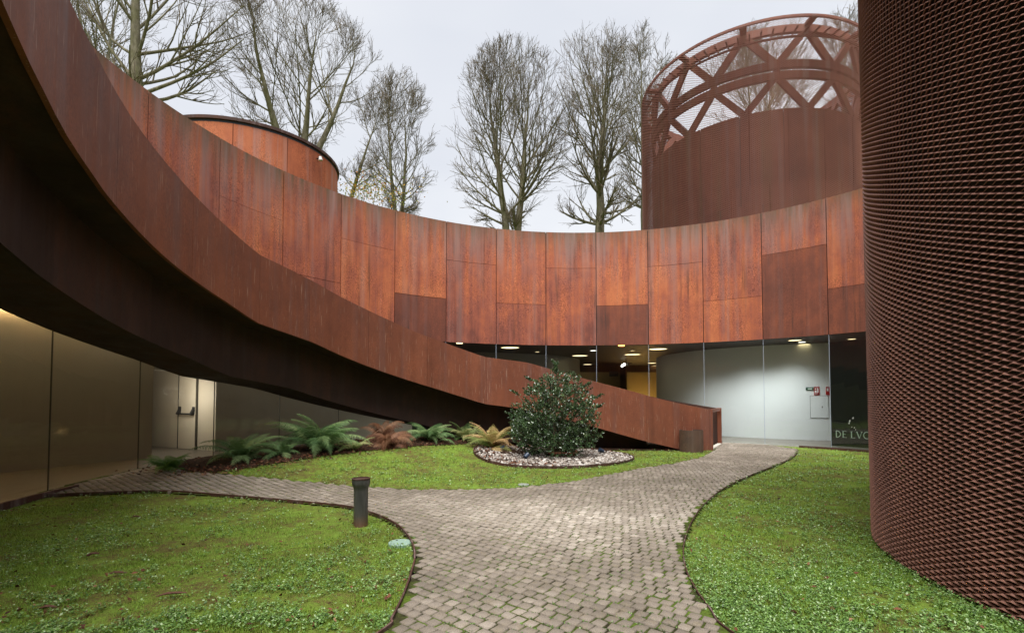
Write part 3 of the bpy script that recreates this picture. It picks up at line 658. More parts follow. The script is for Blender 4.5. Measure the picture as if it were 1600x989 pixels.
for zz_ in (2.42, 4.82, 7.22):
    mb = MB(); mb.ringprof(0, 2*PI*.9999, 96, lambda a: [(TWR-.20,zz_-.03),(TWR-.06,zz_-.03),(TWR-.06,zz_+.03),(TWR-.20,zz_+.03)], TWC); put('ring_rail', mb, M['core'], tw)
# far lattice tower
FC, FR, FZ0, FZ1 = (10.10, 21.0), 4.423, 5.9, 14.48
ft = empty('lattice_tower', (FC[0], FC[1], FZ0), 'round rusty mesh tower with open triangle trusses at its top behind the wall', 'tower')
frow = 84; fdz = .034
mesh_tower(ft, FC, FR, FZ0, 3, frow, fdz, .062, M['mesh_far'], 0.3, rz=.013, amp=.40, ir=.012, oz=.0175, cover=.985)
FI = FR-.42
def front_z(x, y): return on_cyl(x, y, FC[0], FC[1], FI)[2]
ZS = front_z(1230, 169.5); ZM1 = front_z(1222, 117); ZM2 = front_z(1235, 99); ZT1 = front_z(1225, 45)
NS = 18
for k in range(NS):
    a0, a1 = k*2*PI/NS+.004, (k+1)*2*PI/NS-.004
    for z0, z1, s in ((FZ0, 8.2, .5), (8.21, ZS, 0)):
        mb = MB(); mb.ringprof(a0+s*2*PI/NS, a1+s*2*PI/NS, 5, lambda a: [(FI-.05,z0),(FI,z0),(FI,z1),(FI-.05,z1)], FC); put('wall_sheet', mb, M['truss'], ft)
mb = MB(); mb.lathe([(FI-.10,0),(FI-.10,ZS-FZ0-.03),(.1,ZS-FZ0-.02)], 48, (FC[0],FC[1],FZ0)); put('inner_core', mb, M['core'], ft, True)
def ringbeam(z, h, r=FI, d=.14):
    mb = MB(); mb.ringprof(0, 2*PI*.99995, 96, lambda a: [(r-d,z-h/2),(r,z-h/2),(r,z+h/2),(r-d,z+h/2)], FC); put('ring_beam', mb, M['truss'], ft)
for z, h in ((ZM1,.26),(ZM2,.26),(ZT1,.26)): ringbeam(z, h)
ringbeam(FZ1-.04, .10, FR-.03, .05); ringbeam(FZ1-.75, .06, FR-.03, .05)
NB = 12
a_ref = math.atan2(on_cyl(1262,52,FC[0],FC[1],FI)[1]-FC[1], on_cyl(1262,52,FC[0],FC[1],FI)[0]-FC[0])
def fp(a, z, r=FI-.07): return (FC[0]+r*math.cos(a), FC[1]+r*math.sin(a), z)
for k in range(NB):
    a = a_ref + k*2*PI/NB; h = PI/NB
    for s in (-1, 1):
        mb = MB(); mb.bar(fp(a, ZT1), fp(a+s*h, ZM2), .24, .12, (math.cos(a), math.sin(a), 0)); put('brace', mb, M['truss'], ft)
        mb = MB(); mb.bar(fp(a+h, ZM1), fp(a+h+s*h, ZS), .22, .12, (math.cos(a+h), math.sin(a+h), 0)); put('brace', mb, M['truss'], ft)
    mb = MB(); mb.bar(fp(a, ZT1+.1, FI), fp(a, FZ1-.06, FR-.05), .22, .10, (math.cos(a), math.sin(a), 0)); put('strut', mb, M['truss'], ft)
    mb = MB(); mb.bar(fp(a+h, ZM1), fp(a+h, ZM2), .22, .10, (math.cos(a), math.sin(a), 0)); put('strut', mb, M['truss'], ft)
for k in range(72):                                          # ledge of open grating between truss and mesh
    a = k*2*PI/72
    mb_ = MB(); mb_.bar(fp(a, FZ1-.40, FI-.05), fp(a, FZ1-.40, FR-.04), .05, .05)
    put('grating_bar', mb_, M['truss'], ft)
# round steel drum on the roof
DC, DR, DZ = (-8.457, 16.0), 2.683, 9.107
rd = empty('roof_drum', (DC[0], DC[1], 6.0), 'low round rusted steel drum with a dark rim showing above the wall', 'roof drum')
for k in range(12):
    a0, a1 = k*PI/6+.003+.32, (k+1)*PI/6-.003+.32
    mb = MB(); mb.ringprof(a0, a1, 8, lambda a: [(DR-.07,6.0),(DR-.02,6.0),(DR-.02,DZ-.16),(DR-.07,DZ-.16)], DC); put('steel_sheet', mb, M['drum'], rd, True)
mb = MB(); mb.lathe([(DR-.10,DZ-6.16),(DR-.03,DZ-6.16),(DR-.03,DZ-6.09),(DR-.1,DZ-6.09)], 72, (DC[0],DC[1],6.0)); put('shadow_gap', mb, M['black'], rd)
mb = MB(); mb.lathe([(.1,DZ-6.09),(DR+.03,DZ-6.085),(DR+.03,DZ-6.0),(DR-.05,DZ-5.99),(DR-.15,DZ-6.03),(.1,DZ-6.03)], 72, (DC[0],DC[1],6.0)); put('rim', mb, M['edge'], rd)
p = on_cyl(497, 248, DC[0], DC[1], DR+.02); sl = empty('security_lamp', p, 'small white lamp fixed to the side of the round roof drum', 'lamp')
dv = Vector((p[0]-DC[0], p[1]-DC[1], 0)).normalized()
mb = MB(); mb.tube([Vector(p)-dv*.05, Vector(p)+dv*.08], .018, 6); put('bracket', mb, M['black'], sl)
mb = MB(); mb.tube([Vector(p)+dv*.08+Vector((0,0,.035)), Vector(p)+dv*.10+Vector((0,0,-.075))], [.045,.06], 10); put('lamp_head', mb, plain('white_paint', (.6,.6,.58), .4), sl)

# ------------------------------------------------------------------ upper ground beyond the wall
aa = np.linspace(0, 2*PI, 160); rr2 = np.array([.31, 1, 3, 6, 10, 16, 24, 40, 80, 200])
V = []
for q in rr2:
    for a in aa:
        r = rwall(a)+q; V.append((CX+r*math.cos(a), CY+r*math.sin(a), 6.45+.12*math.sin(a*9+q)*min(1, q/6)))
n = len(aa); i, j = np.meshgrid(np.arange(len(rr2)-1), np.arange(n-1), indexing='ij')
q = np.stack([i*n+j, (i+1)*n+j, (i+1)*n+j+1, i*n+j+1], 2).reshape(-1, 4)
tag(link('park_ground', mesh_np('park_ground', V, q, True), M['lawn']), kind='structure')

# ------------------------------------------------------------------ bare trees
def tubes(Ps, Rs, n):
    """Ps (N,K,3) centre lines, Rs (N,K) radii -> vertices, quads"""
    N, K, _ = Ps.shape
    T = np.gradient(Ps, axis=1); T /= np.linalg.norm(T, axis=2, keepdims=True)+1e-9
    ref = np.where(np.abs(T[:,:1,2:3]) > .9, np.array([1.,0,0]), np.array([0,0,1.])); ref = np.broadcast_to(ref, T.shape)
    A = np.cross(T, ref); A /= np.linalg.norm(A, axis=2, keepdims=True)+1e-9; B = np.cross(T, A)
    ph = np.arange(n)*2*PI/n
    V = Ps[:,:,None,:] + Rs[:,:,None,None]*(np.cos(ph)[None,None,:,None]*A[:,:,None,:] + np.sin(ph)[None,None,:,None]*B[:,:,None,:])
    k, j = np.meshgrid(np.arange(K-1), np.arange(n), indexing='ij'); jn = (j+1) % n
    q = np.stack([k*n+j, k*n+jn, (k+1)*n+jn, (k+1)*n+j], 2).reshape(-1, 4)
    F = q[None] + (np.arange(N)*K*n)[:,None,None]
    return V.reshape(-1, 3), F.reshape(-1, 4)
def join(parts):
    V, F, b = [], [], 0
    for v, f in parts: V.append(v); F.append(f+b); b += len(v)
    return np.concatenate(V), np.concatenate(F)
def grow(P, R, nch, t0, t1, lf, ang, up, K, r, wob=.10, rfac=.62, tip=.35, ell=None, fill=(.78,1.04)):
    """children of every branch in P: (N*nch) new centre lines"""
    N, Kp, _ = P.shape
    t = np.sort(r.uniform(t0, t1, (N, nch)), axis=1); pi = np.repeat(np.arange(N), nch); tf = t.ravel()*(Kp-1)
    i0 = np.minimum(tf.astype(int), Kp-2); fr = (tf-i0)[:,None]
    base = P[pi,i0]*(1-fr)+P[pi,i0+1]*fr; d = P[pi,i0+1]-P[pi,i0]; d /= np.linalg.norm(d, axis=1, keepdims=True)+1e-9
    rb = (R[pi,i0]*(1-fr[:,0])+R[pi,i0+1]*fr[:,0])*rfac
    g = r.normal(size=d.shape); g -= (g*d).sum(1, keepdims=True)*d; g /= np.linalg.norm(g, axis=1, keepdims=True)+1e-9
    a = np.radians(r.normal(0, 9, len(d)) + (ang(t.ravel()) if callable(ang) else ang))[:,None]; dirv = d*np.cos(a)+g*np.sin(a)
    plen = np.linalg.norm(np.diff(P, axis=1), axis=2).sum(1)[pi]
    L = lf(t.ravel(), plen)*r.uniform(.7, 1.2, len(d))
    if ell is not None:                                      # stop at the rounded outline of the crown
        c_, s_ = ell; o_ = (base-c_)/s_; q_ = dirv/s_; A_ = (q_*q_).sum(1); B_ = (o_*q_).sum(1); C_ = (o_*o_).sum(1)-1
        lim = (-B_+np.sqrt(np.maximum(B_*B_-A_*C_, 0)))/A_; lim = np.where(C_ > 0, .12*L, lim)
        ok = (lim > .38*L) if N > 8 else (lim > .3); L = np.minimum(L, np.maximum(lim*r.uniform(fill[0], fill[1], len(L)), .18))
        base, dirv, rb, L = base[ok], dirv[ok], rb[ok], L[ok]
    out = [base]; cur = base
    for k in range(1, K):
        dirv = dirv + np.array([0,0,up]) + r.normal(0, wob, dirv.shape); dirv /= np.linalg.norm(dirv, axis=1, keepdims=True)
        cur = cur + dirv*(L/(K-1))[:,None]; out.append(cur)
    C = np.stack(out, 1); rad = rb[:,None]*np.linspace(1, tip, K)[None]
    return C, rad
t = NT('tree_bark'); a = t.noise((7,7,2.2), 1, 5, .65); b = t.noise(sc=2.2, det=3)
c = t.ramp(a, [(.35,(.10,.088,.058)), (.55,(.19,.168,.115)), (.7,(.29,.262,.19))])
c = t.mix(t.math('MULTIPLY', t.ramp(b, [(.42,0.0),(.62,1.0)]), .55), c, (.105,.105,.038)); t.bump(a, .6, .03); M['bark'] = t.done(c, .9, 0, .2)
t = NT('twig_bark'); a = t.noise(sc=1.3, det=3)
M['twig'] = t.done(t.ramp(a, [(.4,(.115,.090,.064)), (.6,(.19,.152,.108))]), .9, 0, .2)
def tree(px, D, ytop, yfork, halfw, trunk_r, label, nstem=1, lean=0.0, seed=1, low=.0, stem_spread=.45, dens=1.0, basez=6.35):
    """yfork: photo row where the trunk clears the wall; the crown sits above it"""
    r = np.random.default_rng(seed)
    X, Y, _ = on_y(px, 350, D); ztop = on_y(px, ytop, D)[2]; zf = on_y(px, yfork, D)[2]; Ht = ztop-basez; W = halfw/FOC*D*1.14
    tv = (zf-basez)/Ht
    root = empty('bare_tree', (X, Y, basez), label, 'tree', 'bare winter trees behind the wall')
    K = 13; st = []; sr = []
    for s in range(nstem):
        az = PI*.15 + s*2*PI/nstem + r.uniform(-.3, .3); sp = stem_spread*W if nstem > 1 else 0
        tt = np.linspace(0, 1, K); hh = Ht*(.90 if s == 0 else r.uniform(.84,.90))
        q = np.clip((tt-tv+.12)/(1.06-tv), 0, 1)**.85
        wob = np.cumsum(r.normal(0, .006*Ht, (K,2)), axis=0)*tt[:,None]
        st.append(np.stack([X+np.cos(az)*sp*q+lean*(tt-tv)*Ht+wob[:,0]+np.cos(az)*trunk_r*.55*(nstem > 1), Y+np.sin(az)*sp*q+wob[:,1]+np.sin(az)*trunk_r*.55*(nstem > 1), basez+tt*hh], 1))
        tp = np.clip((tt-tv+.05)/(1.02-tv), 0, 1)
        sr.append(trunk_r*(1 if nstem == 1 else .66)*(.06+.94*(1-tp)**.9)*(1+.25*np.exp(-tt*14)))
    P0 = np.stack(st); R0 = np.stack(sr)
    v, f = tubes(P0, R0, 9); o = link('trunk', mesh_np('trunk', v, f, True), M['bark'], root)
    ch = ztop-zf
    ell = (np.array([X+lean*ch*.55, Y, zf+.46*ch]), np.array([W, W, .56*ch]))
    nl = int(38/max(1, nstem*.62)*dens)
    la = lambda t_: np.interp(t_, [tv-.03, tv+.25*(1-tv), 1], [92, 54, 20] if nstem == 1 else [80, 46, 18])
    P1, R1 = grow(P0, R0, nl, tv+low*(1-tv)-.015, .97, lambda t_, pl: W*2.2+0*t_, la, .075, 8, r, .05, .36, .24, ell, (.80,1.03))
    P2, R2 = grow(P1, R1, 8, .16, .94, lambda t_, pl: np.maximum(pl*.46*(1.25-.6*t_), .5), 38, .085, 6, r, .07, .66, .35, ell, (.9,1.08))
    P3, R3 = grow(P2, R2, 4, .10, .95, lambda t_, pl: np.maximum(pl*.50*(1.2-.5*t_), .5), 32, .08, 4, r, .075, .7, .5, ell, (.95,1.15))
    P4, R4 = grow(P3, R3, 2, .2, 1, lambda t_, pl: np.clip(pl*.55, .3, .8), 28, .08, 3, r, .09, .75, .6)
    mn = .0070*D/30
    parts = [tubes(P1, np.maximum(R1, mn*1.6), 6), tubes(P2, np.maximum(R2, mn*1.2), 4), tubes(P3, np.clip(R3, mn*1.25, .04), 3), tubes(P4, np.clip(R4, mn*.85, .016), 3)]
    v, f = join(parts[:2]); o = link('branches', mesh_np('branches', v, f, True), M['bark'], root)
    v, f = join(parts[2:]); o = link('twigs', mesh_np('twigs', v, f, False), M['twig'], root); o['kind'] = 'stuff'
    return root, P4
tree(215, 21, -330, 200, 165, .27, 'large bare tree with a thick mossy trunk above the ramp at the upper left', 1, seed=3, dens=1.25)
tree(128, 27, -200, 110, 110, .17, 'slender bare tree nearest the left ramp edge behind the mossy trunk', 3, seed=5)
tree(462, 25, 12, 212, 122, .26, 'wide bare tree with many stems fanning out above the round roof drum', 5, seed=8, stem_spread=.55, dens=1.0)
tree(622, 33, 112, 325, 58, .24, 'narrow bare tree with two close stems right of the roof drum', 2, seed=11, stem_spread=.18, dens=.75)
tree(548, 29, 140, 292, 52, .14, 'leaning bare tree with yellow leaves at its foot beside the roof drum', 1, lean=.28, seed=14, dens=.45)
tree(802, 29, 80, 356, 100, .36, 'bare twin trunked tree left of centre behind the wall', 2, seed=17, stem_spread=.20, dens=.92)
tree(935, 29, 55, 358, 92, .30, 'bare tree with one thick straight trunk between the twin tree and the lattice tower', 1, seed=21, low=.08, dens=1.1)
tree(1010, 35, 48, 352, 62, .24, 'bare tree half hidden behind the left side of the lattice tower', 1, seed=23, low=.06)
tree(1195, 38, 62, 215, 100, .26, 'bare tree seen through the open top of the lattice tower', 2, seed=27)
tree(1335, 36, 8, 170, 48, .22, 'bare tree peeping out between the lattice tower and the mesh tower', 1, seed=31)
# leaf helper: folded two-triangle leaves
def leaves(C, Ld, Wd, L, Wn, r):
    """C base points, Ld along, Wd across unit vectors -> verts, tris (4 verts, 2 tris each)"""
    N = len(C); n = np.cross(Ld, Wd)
    a = C; b = C + Ld*(L*.5)[:,None] + Wd*Wn[:,None] + n*(L*.08)[:,None]; c = C + Ld*L[:,None] - n*(L*.05)[:,None]; d = C + Ld*(L*.5)[:,None] - Wd*Wn[:,None] + n*(L*.08)[:,None]
    V = np.stack([a,b,c,d], 1).reshape(-1,3); k = np.arange(N)[:,None]*4
    return V, np.concatenate([k+np.array([[0,1,2]]), k+np.array([[0,2,3]])], 0)
def rand_frame(N, r, zb=0.0):
    d = r.normal(size=(N,3)); d[:,2] += zb; d /= np.linalg.norm(d, axis=1, keepdims=True)
    g = r.normal(size=(N,3)); g -= (g*d).sum(1, keepdims=True)*d; g /= np.linalg.norm(g, axis=1, keepdims=True); return d, g
def leafmat(name, stops, rough=.5, spec=.4, trans=.25):
    t = NT(name); c = t.ramp(t.attr(), stops); t.done(c, rough, 0, spec)
    if trans:
        out = t.n['Material Output']; tl_ = t.n.new('ShaderNodeBsdfTranslucent'); t.l.new(c, tl_.inputs[0]); mx = t.n.new('ShaderNodeMixShader'); mx.inputs[0].default_value = trans
        t.l.new(t.b.outputs[0], mx.inputs[1]); t.l.new(tl_.outputs[0], mx.inputs[2]); t.l.new(mx.outputs[0], out.inputs['Surface'])
    return t.m
# autumn sapling by the drum
r = np.random.default_rng(41); X, Y, Zs = on_y(566, 292, 22.5)
sap = empty('autumn_sapling', (X, Y, 6.4), 'low sapling with yellow and green autumn leaves just right of the roof drum', 'sapling')
N = 900; C = np.stack([X+r.normal(0,.62,N)+r.choice([0,.9,1.7],N,p=[.6,.28,.12]), Y+r.normal(0,.5,N), Zs+r.normal(-.25,.36,N)], 1)
d, g = rand_frame(N, r); v, f = leaves(C, d, g, r.uniform(.07,.13,N), r.uniform(.025,.04,N), r)
o = link('crown', mesh_np('crown', v, f, attr=np.repeat(r.uniform(0,1,N),4)), leafmat('autumn_leaf', [(0,(.08,.14,.02)), (.4,(.22,.24,.03)), (.7,(.50,.33,.03)), (1,(.42,.13,.03))]), sap)
mb = MB()
for k in range(9):
    e = C[k*7]; mb.tube([(X+r.normal(0,.1),Y,6.4), ((X+e[0])/2,(Y+e[1])/2,(6.6+e[2])/2+.1), tuple(e)], [.03,.02,.008], 5)
put('stems', mb, M['bark'], sap)
# ivy-like green on the left trees
N = 1500; X, Y, Zs = on_y(150, 62, 26); C = np.stack([X+r.normal(0,.55,N), Y+r.normal(0,.5,N), Zs+r.normal(-.5,.95,N)], 1)
d, g = rand_frame(N, r); v, f = leaves(C, d, g, r.uniform(.06,.12,N), r.uniform(.02,.04,N), r)
ivb = empty('ivy_bush', (X, Y, 6.4), 'loose dark green ivy clump on the thin stems at the upper left', 'ivy')
link('crown', mesh_np('crown', v, f, attr=np.repeat(r.uniform(0,1,N),4)), leafmat('ivy_leaf', [(0,(.03,.05,.015)), (1,(.09,.12,.035))]), ivb)
mb = MB(); mb.tube([(X,Y,6.3),(X+.1,Y,(6.3+Zs)/2),(X,Y,Zs)], [.06,.04,.02], 6); put('stem', mb, M['bark'], ivb)
# ------------------------------------------------------------------ gravel bed with the shrub
pz = h1(*PLC)
def pring(a, r): return (PLC[0]+r*math.cos(a), PLC[1]+r*math.sin(a))
ring = [pring(a, PLR) for a in np.linspace(0, 2*PI, 49)]
mb = MB(); rings = []
for a in np.linspace(0, 2*PI, 73)[:-1]:
    q0, q1 = pring(a, PLR), pring(a, PLR-.014); h = h1(*q0); rings.append([(*q0,h-.05),(*q0,h+.045),(*q1,h+.045),(*q1,h-.05)])
rings.append(rings[0]); mb.sweep(rings, False)
tag(put('edging', mb, M['edge']), 'round rusty steel edging ring around the white gravel', 'edging')
r = np.random.default_rng(5)
def disc(name, rad, dz, m):
    V = [(PLC[0],PLC[1],pz+dz)]; F = []
    for k in range(60):
        a = k*2*PI/60; q = pring(a, rad); V.append((*q, h1(*q)+dz)); F.append((0, 1+k, 1+(k+1) % 60))
    o = link(name, mesh_np(name, V, F), m); tag(o, kind='structure'); return o
disc('gravel_bed_soil', PLR-.012, .012, M['soil'])
ico_v = []; 
gt = (1+5**.5)/2
ico_v = np.array([(-1,gt,0),(1,gt,0),(-1,-gt,0),(1,-gt,0),(0,-1,gt),(0,1,gt),(0,-1,-gt),(0,1,-gt),(gt,0,-1),(gt,0,1),(-gt,0,-1),(-gt,0,1)])/math.sqrt(1+gt*gt)
ico_f = np.array([(0,11,5),(0,5,1),(0,1,7),(0,7,10),(0,10,11),(1,5,9),(5,11,4),(11,10,2),(10,7,6),(7,1,8),(3,9,4),(3,4,2),(3,2,6),(3,6,8),(3,8,9),(4,9,5),(2,4,11),(6,2,10),(8,6,7),(9,8,1)])
def stones(N, C, s, r):
    sc = s[:,None]*r.uniform(.55,1.2,(N,3)); sc[:,2] *= .65; a = r.uniform(0,2*PI,N); V = ico_v[None]*(1+r.normal(0,.13,(N,12,1)))*sc[:,None,:]
    x = V[...,0]*np.cos(a)[:,None]-V[...,1]*np.sin(a)[:,None]; y = V[...,0]*np.sin(a)[:,None]+V[...,1]*np.cos(a)[:,None]
    V = np.stack([x,y,V[...,2]],2)+C[:,None,:]
    return V.reshape(-1,3), (ico_f[None]+(np.arange(N)*12)[:,None,None]).reshape(-1,3)
N = 3400; rad = (PLR-.05)*np.sqrt(r.uniform(.0,1,N)); a = r.uniform(0,2*PI,N); x = PLC[0]+rad*np.cos(a); y = PLC[1]+rad*np.sin(a)
C = np.stack([x, y, hgt(x, y)+.018+r.uniform(0,.018,N)], 1); v, f = stones(N, C, r.uniform(.022,.052,N), r)
t = NT('gravel_stone'); c = t.ramp(t.attr(), [(0,(.07,.056,.046)), (.25,(.18,.148,.122)), (.5,(.31,.265,.225)), (.8,(.44,.40,.36)), (1,(.62,.59,.55))]); M['gravel'] = t.done(t.mix(1.0, c, t.ramp(t.noise(sc=35,det=4), [(.3,.7),(.6,1.1)]), 'MULTIPLY'), .75, 0, .3)
tag(link('gravel', mesh_np('gravel', v, f, attr=np.repeat(r.uniform(0,1,N),12)), M['gravel']), kind='stuff')
# shrub
SB = (PLC[0]+.08, PLC[1]+.05)
sh = empty('holly_shrub', (SB[0], SB[1], pz), 'dense rounded evergreen shrub with glossy dark leaves growing in the white gravel', 'shrub')
sx_ = SB[1]/FOC
prof_z = np.array([.16,.30,.60,.95,1.25,1.5,1.75,1.95,2.10,2.22]); prof_r = np.array([.60,.86,1.10,1.17,1.13,1.04,.88,.70,.46,.20])
r = np.random.default_rng(77)
lob = r.uniform(0, 2*PI, (9,2)); 
def crown_r(az, z):
    b = np.interp(z, prof_z, prof_r); m = sum(.075*np.cos((k+2)*az+lob[k,0]+2.2*z*(k%3+1)) for k in range(6)); return b*(1+m)
lobes = [(.05,1.98,.26),(-.12,1.66,.36),(.42,1.74,.28),(-.46,1.46,.34),(.16,1.36,.44),(.68,1.42,.27),(-.78,1.0,.34),(-.3,.95,.48),(.35,.92,.46),(.86,1.04,.27),(-.84,.60,.36),
         (-.34,.5,.44),(.3,.5,.42),(.74,.62,.27),(0,.32,.36),(-.58,.32,.30),(.5,.36,.25),(-.98,.78,.2),(.98,.42,.10),(.3,2.0,.15),(-.3,1.9,.16),(.9,1.3,.14)]
LB = []
for lx, lz, lr in lobes:
    for ly in ((0,) if lr < .2 else (-.42-.2*r.uniform(), .1*r.normal(), .45+.2*r.uniform())):
        if lx*lx+ly*ly < 1.25: LB.append((lx+.05*r.normal(), ly*min(1, 1.4-.45*lz+.2), lz+.06*r.normal(), lr*r.uniform(.85,1.08)))
LB = np.array(LB); wts = LB[:,3]**2; pick = r.choice(len(LB), 2300, p=wts/wts.sum()); N = len(pick)
dd_ = r.normal(size=(N,3)); dd_ /= np.linalg.norm(dd_, axis=1, keepdims=True)
loc = LB[pick,:3] + dd_*(LB[pick,3]*r.uniform(.55,1.06,N))[:,None]; loc[:,2] = np.maximum(loc[:,2], .10)
z = loc[:,2]; az = np.arctan2(loc[:,1], loc[:,0])
tips = loc + np.array([SB[0], SB[1], pz])
dirs = dd_*.7 + np.stack([np.cos(az)*.4, np.sin(az)*.4, .35+.3*z/2.2], 1)+r.normal(0,.35,(N,3)); dirs /= np.linalg.norm(dirs, axis=1, keepdims=True)
# a few long shoots that break the outline
sp_az = np.array([0.05,.35,-.5,3.0,2.6,PI/2,-PI/2,.2,2.9,-.2,.9,2.3]); sp_z = np.array([1.45,1.75,.30,1.55,1.9,2.2,2.1,1.2,1.0,.35,2.25,2.3])
for k_, (qa, qz) in enumerate(zip(sp_az, sp_z)):
    L = .34 if qz < 2 else .14; s = np.linspace(.55, 1, 9); rr0 = float(np.interp(qz, prof_z, prof_r))
    pt = np.stack([SB[0]+(rr0-.25+L*s)*math.cos(qa), SB[1]+(rr0-.25+L*s)*math.sin(qa), pz+qz-.1+s*.18], 1)
    tips = np.concatenate([tips, pt]); dirs = np.concatenate([dirs, np.tile([math.cos(qa), math.sin(qa), .5], (9,1))])
N = len(tips); nl = 8
s = np.tile(np.linspace(-1, .35, nl), N); B = np.repeat(tips, nl, 0) + np.repeat(dirs, nl, 0)*(s*.075)[:,None]
out, g = rand_frame(N*nl, r); out = out + np.repeat(dirs, nl, 0)*.75 + np.array([0,0,.25]); out /= np.linalg.norm(out, axis=1, keepdims=True)
g -= (g*out).sum(1, keepdims=True)*out; g /= np.linalg.norm(g, axis=1, keepdims=True)
v, f = leaves(B, out, g, r.uniform(.040,.070,N*nl), r.uniform(.014,.023,N*nl), r)
tone = np.clip(np.repeat(r.normal(.45,.22,N), nl)+r.normal(0,.15,N*nl), 0, 1)
M['holly'] = leafmat('holly_leaf', [(0,(.026,.050,.022)), (.5,(.055,.102,.040)), (.85,(.090,.155,.058)), (1,(.15,.21,.09))], .24, .8, .10)
o = link('crown', mesh_np('crown', v, f, attr=np.repeat(tone,4)), M['holly'], sh); o['kind'] = 'stuff'
mb = MB()
for k in range(40):
    e = tips[r.integers(0, N)]; b0 = (SB[0]+r.normal(0,.12), SB[1]+r.normal(0,.12), pz)
    mb.tube([b0, (b0[0]*.6+e[0]*.4, b0[1]*.6+e[1]*.4, pz+(e[2]-pz)*.5+.08), tuple(e)], [.024,.016,.006], 5)
put('stems', mb, M['bark'], sh)
# terracotta dish at the shrub's foot
X, Y, Z = on_ground(878, 713.5)
mb = MB(); mb.lathe([(.32,-.02),(.36,.085),(.40,.085),(.40,.12),(.35,.12),(.31,.03),(.01,.02)], 30, (X,Y-.05,Z+.035))
tag(put('terracotta_dish', mb, plain('terracotta', (.26,.10,.055), .8), None, True), 'shallow terracotta dish under the front of the shrub', 'dish')
# little spotlights in the gravel
for (x, y, lb) in ((785,706,'small blue black spotlight at the left of the gravel beside the ferns'),(822,719,'small black spotlight in the middle of the gravel facing the lawn'),(940,710,'small blue black spotlight at the right side of the gravel')):
    X, Y, Z = on_ground(x, y); sl = empty('garden_spotlight', (X,Y,Z), lb, 'spotlight', 'spotlights in the gravel')
    mb = MB(); mb.tube([(X,Y,Z),(X,Y,Z+.09)], .012, 6); put('stake', mb, M['black'], sl)
    dv = Vector((SB[0]-X, SB[1]-Y, .6)).normalized(); b_ = Vector((X,Y,Z+.10))
    mb = MB(); mb.tube([b_-dv*.06, b_-dv*.05, b_+dv*.05, b_+dv*.07], [.03,.05,.055,.06], 12); put('lamp_head', mb, plain('blue_black_enamel', (.03,.05,.085), .35), sl, True)

# ------------------------------------------------------------------ ferns
def frond(L, seed, droop=1.0, curl=0.0):
    r = np.random.default_rng(seed); n = 36; s = np.linspace(0, 1, n)
    el = np.radians(68 - 92*droop*s**1.25); y = np.cumsum(np.cos(el))*L/n; z = np.cumsum(np.sin(el))*L/n
    x = np.cumsum(r.normal(0, .002, n)); P = np.stack([x, y, z], 1); T = np.gradient(P, axis=0); T /= np.linalg.norm(T, axis=1, keepdims=True)
    V, F = tubes(P[None], np.linspace(.006, .0015, n)[None]*L, 3); V = [V]; F3 = [np.concatenate([F[:,[0,1,2]], F[:,[0,2,3]]])]; b = len(V[0])
    U = np.cross(T, np.array([1.,0,0])); 
    for side in (-1, 1):
        for i in range(4, n):
            w_ = L*.215*np.sin(PI*(s[i]*.86+.14)**.85)*r.uniform(.8,1.12)+.006; hw = L*.0112*(1.25-.8*s[i]); 
            d = np.array([side, 0, 0])*.86 + T[i]*.42 - U[i]*0 + np.array([0,0,-.16-.25*r.uniform()-curl*.5]); d /= np.linalg.norm(d); c = P[i]
            m1 = c + d*w_*.45 + np.array([0,0,.012]); tp = c + d*w_ + np.array([0,0,-.02-curl*.05])
            V.append(np.array([c-T[i]*hw*.6, c+T[i]*hw*.6, m1+T[i]*hw, m1-T[i]*hw, tp])); F3.append(np.array([[0,1,2],[0,2,3],[3,2,4]])+b); b += 5
    return mesh_np('frond', np.concatenate(V), np.concatenate(F3))
def fernmat(name, stops):
    t = NT(name); t.b.inputs['Subsurface Weight'].default_value = 0
    n = t.noise(sc=5, det=3); f = t.math('ADD', t.math('MULTIPLY', t.rnd(), .6), t.math('MULTIPLY', n, .4))
    c = t.ramp(f, stops); t.done(c, .6, 0, .3)
    out = t.n['Material Output']; tl_ = t.n.new('ShaderNodeBsdfTranslucent'); t.l.new(c, tl_.inputs[0]); mx = t.n.new('ShaderNodeMixShader'); mx.inputs[0].default_value = .3
    t.l.new(t.b.outputs[0], mx.inputs[1]); t.l.new(tl_.outputs[0], mx.inputs[2]); t.l.new(mx.outputs[0], out.inputs['Surface']); return t.m
FM = {'green': fernmat('fern_green', [(.2,(.085,.17,.06)), (.5,(.16,.27,.10)), (.8,(.28,.38,.16))]), 'bright': fernmat('fern_bright', [(.2,(.07,.18,.04)), (.8,(.15,.31,.06))]),
      'yellow': fernmat('fern_yellow', [(.2,(.18,.26,.07)), (.42,(.38,.38,.12)), (.6,(.58,.44,.20)), (.85,(.52,.31,.15))]), 'pale': fernmat('fern_pale', [(.2,(.15,.25,.08)), (.5,(.29,.36,.13)), (.8,(.46,.44,.20))]),
      'dead': fernmat('fern_dead', [(.2,(.10,.042,.022)), (.5,(.21,.090,.045)), (.8,(.33,.18,.10))])}
FMESH = {}
for mk in FM:
    FMESH[mk] = []
    for k in range(3):
        me = frond(1.0, 100+k, [.85,1.05,1.3][k]*(1.45 if mk == 'dead' else 1), .9 if mk == 'dead' else 0); me.materials.append(FM[mk]); FMESH[mk].append(me)
